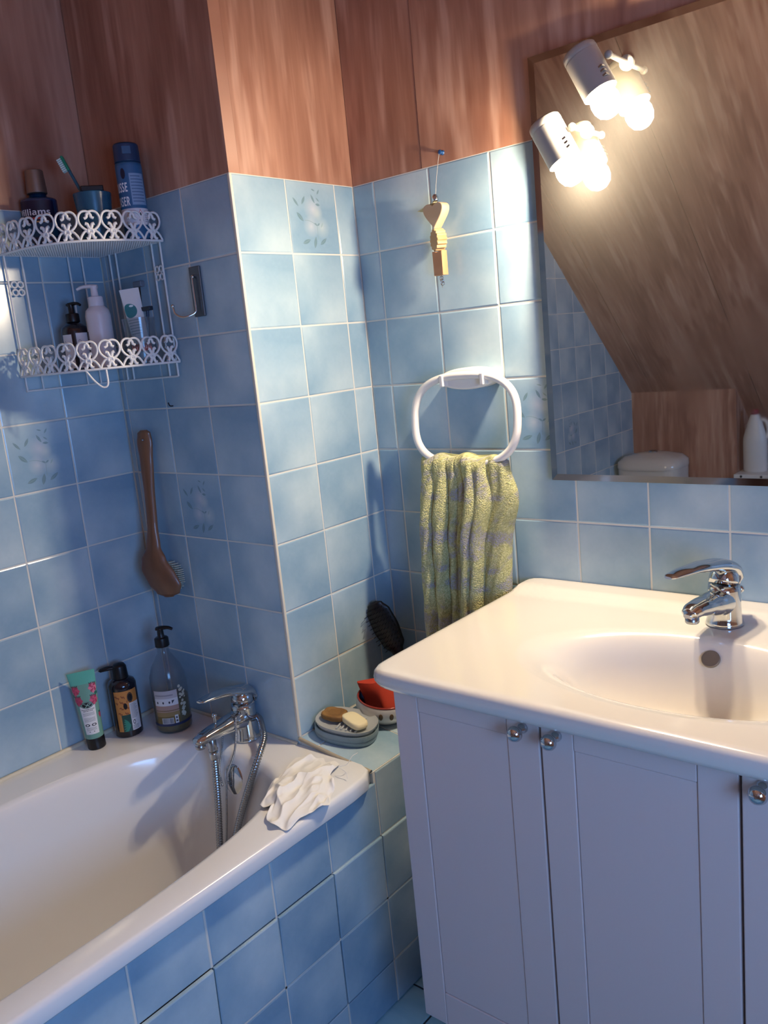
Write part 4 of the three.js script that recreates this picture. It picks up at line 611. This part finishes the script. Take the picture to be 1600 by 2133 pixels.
{
  const t = thing('soap_pump_bottle', 'big clear pump bottle part full of amber soap on the bath corner', 'bottle', [-0.345, RIM, 0.448], CAM);
  const R = 0.0425, prof = [[0.037, 0], [0.041, 0.003], [R, 0.008], [R, 0.118], [0.041, 0.136], [0.034, 0.158], [0.022, 0.178], [0.0145, 0.19], [0.0135, 0.2], [0.0135, 0.209]];
  part(t, 'body', lathe([[0, 0.0], ...prof, [0.0125, 0.209]], 44), M.clearPlastic, 'clear plastic body');
  part(t, 'liquid', lathe([[0, 0.003], [0.036, 0.003], [0.0402, 0.008], [0.0412, 0.014], [0.0412, 0.078], [0.0405, 0.08], [0, 0.08]], 44), M.amber, 'amber liquid soap');
  const tex = canvasTex(512, 512, (g, w, h) => { g.clearRect(0, 0, w, h); g.fillStyle = '#b8b5bc'; g.fillRect(0, 0, w, 120); g.fillStyle = '#8f8d98'; g.fillRect(20, 60, 400, 20); g.fillStyle = '#d5d8de'; g.fillRect(0, 120, w, 110); g.fillStyle = '#2b3346'; for (let k = 0; k < 3; k++) { g.beginPath(); g.arc(70 + k * 130, 180, 18, 0, 7); g.fill(); } g.beginPath(); g.moveTo(380, 205); g.lineTo(380, 150); g.lineTo(440, 150); g.fill(); g.fillStyle = '#a88c84'; g.fillRect(0, 230, w, 100); g.fillStyle = '#7a6248'; g.fillRect(0, 300, w, 14); g.fillStyle = '#8f7a52'; g.fillRect(0, 330, w, 90); g.fillStyle = '#6a5a30'; g.fillRect(0, 400, w, 112); g.fillStyle = '#b9bcc2'; g.fillRect(120, 420, 250, 92); g.fillStyle = '#4d5560'; for (let k = 0; k < 13; k++) g.fillRect(130 + k * 18, 428, 5 + (k * 7) % 8, 76); g.fillStyle = '#d5d8de'; g.fillRect(400, 385, 70, 127); g.fillStyle = '#3a4250'; g.beginPath(); g.arc(435, 425, 18, 0, 7); g.fill(); g.fillRect(415, 460, 40, 30); });
  part(t, 'label', arcPatch(R + 0.0004, 0.082, -0.28, 1.35, 0.068), std({ map: tex, roughness: 0.4 }), 'printed back label with a barcode');
  part(t, 'band', arcPatch(R + 0.0005, 0.006, 0.1, 3.0, 0.024), M.navy, 'dark blue line');
  const fl = []; for (let k = 0; k < 26; k++) { const th = 0.72 + rr(-0.2, 0.22), y = rr(0.04, 0.118), c = new THREE.CircleGeometry(rr(0.0022, 0.0045), 7); c.rotateZ(rr(0, 3)); c.translate(0, 0, R + 0.0006); c.rotateY(th); c.translate(0, y, 0); fl.push(c); } part(t, 'flower_print', fl, std({ color: '#b9bcae', roughness: 0.6, side: THREE.DoubleSide }), 'pale flower print');
  part(t, 'dip_tube', straight([0, 0.012, 0], [0, 0.2, 0], 0.0028), M.clearPlastic);
  pumpTop(t, 0.206, 1.05, M.blackPlastic, 1.2, 0.03);
}

// ------------------------------------------------------------ bath brush, hooks on the alcove wall
{
  const t = thing('bath_brush', 'long brown wooden bath brush hanging on the tiled wall', 'brush', [-0.376, 0.9, D + 0.006], 0.5);
  const rows2 = [[0.0, 0.374, 0.009, 0.005], [0.0, 0.367, 0.0165, 0.0065], [0.001, 0.345, 0.0195, 0.007], [0.003, 0.30, 0.0165, 0.008], [0.007, 0.22, 0.0132, 0.0082], [0.012, 0.15, 0.013, 0.0082], [0.020, 0.10, 0.018, 0.0085], [0.026, 0.07, 0.031, 0.0095], [0.029, 0.04, 0.0405, 0.0105], [0.030, 0.01, 0.0405, 0.0105], [0.030, -0.012, 0.03, 0.009], [0.030, -0.022, 0.012, 0.005]];
  const g = sweep(rows2.map(([z, y, a, b]) => [z + 0.009, y, a, b]), 70, 26); const p = g.attributes.position;
  for (let i = 0; i < p.count; i++) { const y = p.getY(i), f = clamp((0.372 - y) / 0.39); p.setX(i, p.getX(i) + lerp(-0.012, -0.026, f) + 0.030 * sstep(0.76, 1.0, f)); }
  g.computeVertexNormals(); part(t, 'wooden_body', g, M.handleWood);
  const br = []; for (let i = -4; i <= 4; i++) for (let j = -7; j <= 7; j++) { const u = i / 4.4, v = j / 7.4; if (u * u + v * v < 1) br.push(straight([0.003 + u * 0.03, 0.024 + v * 0.036, 0.03], [0.008 + u * 0.034, 0.02 + v * 0.038, 0.008], 0.0016, 6)); }
  part(t, 'bristles', br, M.bristle, 'pale bristles facing the wall');
  part(t, 'hanger', lathe([[0, 0.004], [0.0022, 0.0035], [0.0028, 0], [0.0014, -0.001], [0.0014, -0.008]], 14).rotateX(Math.PI / 2).translate(-0.013, 0.352, 0.0165), M.dullChrome, 'small metal hanger in the handle');
}
{
  const t = thing('wall_hook', 'chrome adhesive hook on the shaded tiles', 'hook', [-0.139, 1.56, D]);
  part(t, 'plate', rbox(-0.017, 0.017, -0.051, 0.051, 0.0005, 0.006, 0.002), std({ color: '#6a6c70', metalness: 0.8, roughness: 0.4 }));
  part(t, 'hook', [tube([[0.0, 0.032, 0.006], [0.0, 0.03, 0.012], [0.0, 0, 0.013], [0.0, -0.03, 0.013], [-0.002, -0.043, 0.016], [-0.016, -0.05, 0.034], [-0.03, -0.042, 0.044], [-0.034, -0.027, 0.046]], 0.0024, 50, 9), ball([-0.034, -0.025, 0.046], 0.004), ball([0, 0.03, 0.011], 0.004)], M.chrome);
  const n = thing('bent_nail', 'small dark bent nail in the tile joint above the bath brush', 'nail', [-0.283, 1.325, D]);
  part(n, 'nail', tube([[0, 0, -0.001], [0, 0.001, 0.008], [0.001, 0.006, 0.012], [0.001, 0.009, 0.0125]], 0.0014, 14, 7), M.gap);
}

// ------------------------------------------------------------ things on the tiled ledge
{
  const ang = 0.33, t = thing('soap_dish', 'oval grey-blue soap dish on the tiled ledge', 'soap dish', [0.072, ledgeY(0.072), 0.290], ang); t.rotation.order = 'ZYX'; t.rotation.z = -TILT;
  const ov = (hx, hz, y) => Array.from({ length: 56 }, (_, i) => { const a = (i / 56) * Math.PI * 2, c = Math.cos(a), s = Math.sin(a), r = 1 / (Math.abs(c / hx) ** 2.5 + Math.abs(s / hz) ** 2.5) ** 0.4; return V(c * r, y, s * r); });
  part(t, 'outer_tray', loft([ov(0.058, 0.040, 0), ov(0.068, 0.05, 0.003), ov(0.071, 0.053, 0.012), ov(0.069, 0.051, 0.014), ov(0.071, 0.053, 0.016), ov(0.0715, 0.0535, 0.027), ov(0.069, 0.051, 0.028), ov(0.068, 0.05, 0.016), ov(0.05, 0.03, 0.012)], { capA: true, capB: true }), M.dish);
  part(t, 'inner_tray', loft([ov(0.06, 0.042, 0.018), ov(0.067, 0.049, 0.03), ov(0.0705, 0.0525, 0.038), ov(0.069, 0.051, 0.0385), ov(0.064, 0.046, 0.033), ov(0.05, 0.03, 0.031)], { capA: true, capB: true }), phy({ color: '#c3c9cc', transmission: 0.35, thickness: 0, roughness: 0.4 }));
  for (let k = 0; k < 5; k++) part(t, 'rib', rbox(-0.012 + k * 0.011, -0.008 + k * 0.011, 0.031, 0.0355, -0.03, 0.036, 0.0015), phy({ color: '#c3c9cc', transmission: 0.3, thickness: 0, roughness: 0.4 }));
  const s1 = thing('brown_soap', 'worn brown translucent soap bar in the soap dish', 'soap', [0.047, ledgeY(0.047) + 0.0358, 0.296], ang); s1.rotation.order = 'ZYX'; s1.rotation.z = -TILT;
  const blob = (hx, hz, h, n, amp, ph) => { const rings = []; for (const [q, y] of [[0.8, 0], [0.97, 0.2], [1, 0.5], [0.95, 0.85], [0.82, 0.97], [0.45, 1]]) rings.push(Array.from({ length: 48 }, (_, i) => { const a = (i / 48) * Math.PI * 2, c = Math.cos(a), s = Math.sin(a), r = q * (1 + amp * Math.sin(a * 5 + ph) + amp * 0.6 * Math.sin(a * 9 + 1)) / (Math.abs(c / hx) ** n + Math.abs(s / hz) ** n) ** (1 / n); return V(c * r, y * h, s * r); })); return loft(rings, { capA: true, capB: true }); };
  part(s1, 'bar', blob(0.029, 0.024, 0.014, 3, 0.03, 0.4), M.soapBrown);
  const s2 = thing('cream_soap', 'cream soap bar in the soap dish', 'soap', [0.1, ledgeY(0.1) + 0.0362, 0.290], ang - 0.55); s2.rotation.order = 'ZYX'; s2.rotation.z = -TILT; part(s2, 'bar', blob(0.033, 0.02, 0.016, 3.4, 0, 0), M.soapCream);
}
{
  const t = thing('ceramic_bowl', 'white ceramic bowl with red rim and two brown spots on the ledge', 'bowl', [0.086, ledgeY(0.086), 0.174]); t.rotation.z = -TILT;
  part(t, 'bowl', lathe([[0, 0.001], [0.034, 0], [0.045, 0.004], [0.06, 0.018], [0.0665, 0.034], [0.065, 0.05], [0.0625, 0.054]], 56), phy({ color: '#dedbd8', roughness: 0.2, clearcoat: 0.5 }));
  part(t, 'lining', lathe([[0.0605, 0.054], [0.062, 0.036], [0.055, 0.018], [0.035, 0.008], [0, 0.007]], 56), phy({ color: '#1d2c55', roughness: 0.2, clearcoat: 0.5 }), 'dark blue lining');
  part(t, 'rim', new THREE.TorusGeometry(0.0618, 0.0026, 10, 60).rotateX(Math.PI / 2).translate(0, 0.054, 0), phy({ color: '#8c2f22', roughness: 0.2, clearcoat: 0.5 }), 'dark red glazed rim');
  for (const a of [0.55, 0.92]) { const c = new THREE.SphereGeometry(0.0062, 16, 10); c.scale(0.8, 1.25, 0.3); c.translate(0, 0.035, 0.0662); c.rotateY(a); part(t, 'spot', c, std({ color: '#5a4630', roughness: 0.5 }), 'brown oval spot'); }
  const r = thing('red_cloth', 'folded red cloth stuffed in the ceramic bowl', 'cloth', [0.083, ledgeY(0.083) + 0.012, 0.175], 0.62);
  const rings = []; for (let k = 0; k <= 20; k++) { const f = k / 20, w = lerp(0.034, 0.056, f), y = lerp(0.0, 0.082, f); rings.push(Array.from({ length: 40 }, (_, i) => { const a = (i / 40) * Math.PI * 2, c = Math.cos(a), s = Math.sin(a), n = 5, q = 1 / (Math.abs(c / w) ** n + Math.abs(s / 0.02) ** n) ** (1 / n); return V(c * q + 0.004 * f, y + 0.008 * f * Math.sin(c * 3.0 + 0.6), s * q * (1 - 0.55 * f) + 0.012 * Math.sin(f * 3 + c * 2) - 0.012 * f); })); }
  part(r, 'folded_cloth', loft(rings, { capA: true, capB: true }), M.red);
}
{
  const t = thing('hair_brush', 'black hair brush standing in the corner behind the red cloth', 'brush', [0.10, ledgeY(0.1) + 0.004, 0.052], 0.5); t.scale.setScalar(1.08);
  t.rotation.z = 0.36; 
  part(t, 'brush_body', sweep([[0.0, 0.004, 0.009, 0.006], [0.0, 0.04, 0.0095, 0.007], [0.0, 0.1, 0.0085, 0.0065], [0.0, 0.118, 0.014, 0.0065], [0.0, 0.14, 0.026, 0.0075], [0.0, 0.18, 0.0305, 0.008], [0.0, 0.215, 0.028, 0.0075], [0.0, 0.236, 0.018, 0.006], [0.0, 0.242, 0.006, 0.003]], 50, 24), M.blackPlastic);
  const br = []; for (let i = -3; i <= 3; i++) for (let j = 0; j < 11; j++) { const x = i * 0.0075, y = 0.13 + j * 0.0098, w = Math.sqrt(Math.max(0, 1 - ((y - 0.18) / 0.062) ** 2)) * 0.029; if (Math.abs(x) < w) br.push(straight([x, y, 0.004], [x * 1.25, y + 0.002, 0.024], 0.0007, 4)); } part(t, 'bristles', br, M.blackPlastic);
}
{ // crumpled white cloth on the bath rim
  const t = thing('crumpled_cloth', 'crumpled white cloth lying over the bath rim', 'cloth', [0.14, RIM, 0.505]);
  const n1 = fbm(3, 3, 201, 2), n2 = fbm(4, 4, 207, 2), n3 = fbm(6, 6, 211, 2), NA = 220, NR = 90, rings = [];
  const edge = (a) => 1 + 0.13 * Math.sin(a * 2 + 0.7) + 0.09 * Math.sin(a * 5 + 2) + 0.05 * Math.sin(a * 9 + 0.5) + 0.025 * Math.sin(a * 16 + 1);
  const fold = (p, sharp) => (1 - Math.abs(Math.sin(p * Math.PI))) ** sharp;
  for (let k = 0; k <= NR; k++) {
    const f = 1 - k / NR; rings.push(Array.from({ length: NA }, (_, i) => {
      const a = (i / NA) * Math.PI * 2, e = edge(a), u = Math.cos(a) * f * e, v = Math.sin(a) * f * e;
      const w1 = n1(u * 0.33 + 0.5, v * 0.33 + 0.5), w2 = n2(u * 0.36 + 0.2, v * 0.36 + 0.7), w3 = n3(u * 0.4 + 0.8, v * 0.4 + 0.1);
      const m1 = sstep(0.3, 0.7, w2), m2 = sstep(0.35, 0.7, w3), m3 = sstep(0.35, 0.65, w1);
      const h = 0.022 * w1 + 0.013 * fold(u * 1.05 + v * 0.3 + w2 * 1.7, 1.25) * (0.35 + 0.65 * m1) + 0.008 * fold(v * 0.8 - u * 0.35 + w1 * 2.0, 1.4) * m2 + 0.005 * fold(u * 1.7 - v * 0.8 + w3 * 2.2, 1.3) * m3 + 0.0022 * fold(u * 3.4 + v * 1.2 + w1 * 3, 1.1) * m2;
      const lip = sstep(0.84, 1, f) * (0.006 * Math.sin(a * 5 + 1.5 * Math.sin(a * 2)) + 0.003 * Math.sin(a * 11 + 1));
      const X = u * 0.076 + v * 0.026 + 0.006 * (w3 - 0.5), Z = v * 0.124 + u * 0.012 + 0.01 * (w2 - 0.5), gx = X + 0.14, gz = Z + 0.505;
      const inner = gz > 0.47 ? bathOpen.cx + bathOpen.hx * (1 - Math.abs((bathOpen.cz - gz) / bathOpen.hz) ** 3.3) ** 0.303 : -1, drop = -Math.max(0, inner - gx) * 0.9;
      return V(X, Math.max(0.002 + drop, (h - 0.007) * (1 - 0.6 * f ** 3) + 0.006 * (1 - f * f) + lip + drop), Z);
    }));
  }
  part(t, 'cloth', loft(rings, {}), M.cloth);
  part(t, 'loose_thread', tube([[0.03, 0.02, -0.082], [0.044, 0.024, -0.092], [0.048, 0.036, -0.106], [0.054, 0.04, -0.118]], 0.0007, 20, 5), M.cloth);
  part(t, 'loose_thread', tube([[0.034, 0.02, -0.08], [0.052, 0.014, -0.08], [0.06, 0.006, -0.074]], 0.0007, 20, 5), M.cloth);
}

// ------------------------------------------------------------ seen in the mirror: toilet, shelf, bleach bottle
{
  const t = thing('toilet', 'white toilet with cistern below the sloping ceiling, seen in the mirror', 'toilet', [-0.318, 0, 2.44]);
  const ov = (hx, z0, z1, y, n = 2.6) => Array.from({ length: 44 }, (_, i) => { const a = (i / 44) * Math.PI * 2, c = Math.cos(a), s = Math.sin(a), hz = (z1 - z0) / 2, r = 1 / (Math.abs(c / hx) ** n + Math.abs(s / hz) ** n) ** (1 / n); return V(c * r, y, (z0 + z1) / 2 + s * r); });
  part(t, 'cistern', loft([ov(0.12, -0.07, 0.14, 0.39, 5), ov(0.14, -0.08, 0.15, 0.42, 5), ov(0.148, -0.085, 0.155, 0.6, 5), ov(0.15, -0.085, 0.155, 0.70, 5)], { capA: true, capB: true }), M.porcelain);
  part(t, 'lid', loft([ov(0.153, -0.092, 0.158, 0.70, 4), ov(0.156, -0.095, 0.16, 0.71, 4), ov(0.154, -0.09, 0.158, 0.735, 4), ov(0.13, -0.06, 0.14, 0.757, 3.4), ov(0.06, -0.01, 0.09, 0.772, 3), ov(0.03, 0.01, 0.07, 0.774, 2.4)], { capB: true }), M.porcelain);
  part(t, 'flush_button', lathe([[0, 0.006], [0.017, 0.005], [0.021, 0], [0.021, -0.004]], 24).translate(0, 0.776, 0.04), M.dullChrome);
  part(t, 'bowl', loft([ov(0.1, -0.28, 0.06, 0.0), ov(0.095, -0.27, 0.06, 0.1), ov(0.13, -0.36, 0.08, 0.27), ov(0.148, -0.4, 0.09, 0.36), ov(0.15, -0.405, 0.09, 0.385)], { capA: true, capB: true }), M.porcelain);
  part(t, 'seat', loft([ov(0.152, -0.41, -0.05, 0.386), ov(0.154, -0.415, -0.05, 0.395), ov(0.152, -0.41, -0.05, 0.42), ov(0.13, -0.38, -0.07, 0.426)], { capA: true, capB: true }), M.whitePlastic);
  const s = thing('low_shelf', 'white shelf under the sloping ceiling beside the wood panelled box', 'shelf', [0, 0, 0]);
  part(s, 'board', rbox(0.0355, 0.9, 0.634, 0.654, 2.56, 2.9, 0.004), M.whitePaint); part(s, 'bracket', box(0.2, 0.22, 0.0, 0.634, 2.6, 2.88), M.whitePaint); part(s, 'bracket', box(0.8, 0.82, 0.0, 0.634, 2.6, 2.88), M.whitePaint);
  for (let k = 0; k < 6; k++) part(s, 'stud', ball([0.07 + k * 0.09, 0.644, 2.561], 0.006, 10, 8), M.gap);
  const b = thing('bleach_bottle', 'white bleach bottle with a red cap on the low shelf, seen in the mirror', 'bottle', [0.107, 0.654, 2.66]);
  b.scale.y = 0.92; part(b, 'body', loft([[0.048, 0], [0.054, 0.004], [0.055, 0.15], [0.053, 0.175], [0.046, 0.205], [0.034, 0.25], [0.022, 0.285], [0.017, 0.295]].map(([r, y]) => Array.from({ length: 40 }, (_, i) => { const a = (i / 40) * Math.PI * 2; return V(Math.cos(a) * r, y, Math.sin(a) * r * 0.72); })), { capA: true, capB: true }), std({ color: '#dcdcdc', roughness: 0.4 }));
  part(b, 'handle', tube([[0.03, 0.27, 0], [0.052, 0.255, 0], [0.06, 0.21, 0], [0.052, 0.172, 0]], 0.009, 24, 10), std({ color: '#dcdcdc', roughness: 0.4 })); part(b, 'cap', lathe([[0, 0.295], [0.0175, 0.295], [0.0175, 0.315], [0.014, 0.319], [0, 0.319]], 24), std({ color: '#9c2030', roughness: 0.4 }), 'red cap');
}

renderer.render(scene, camera);
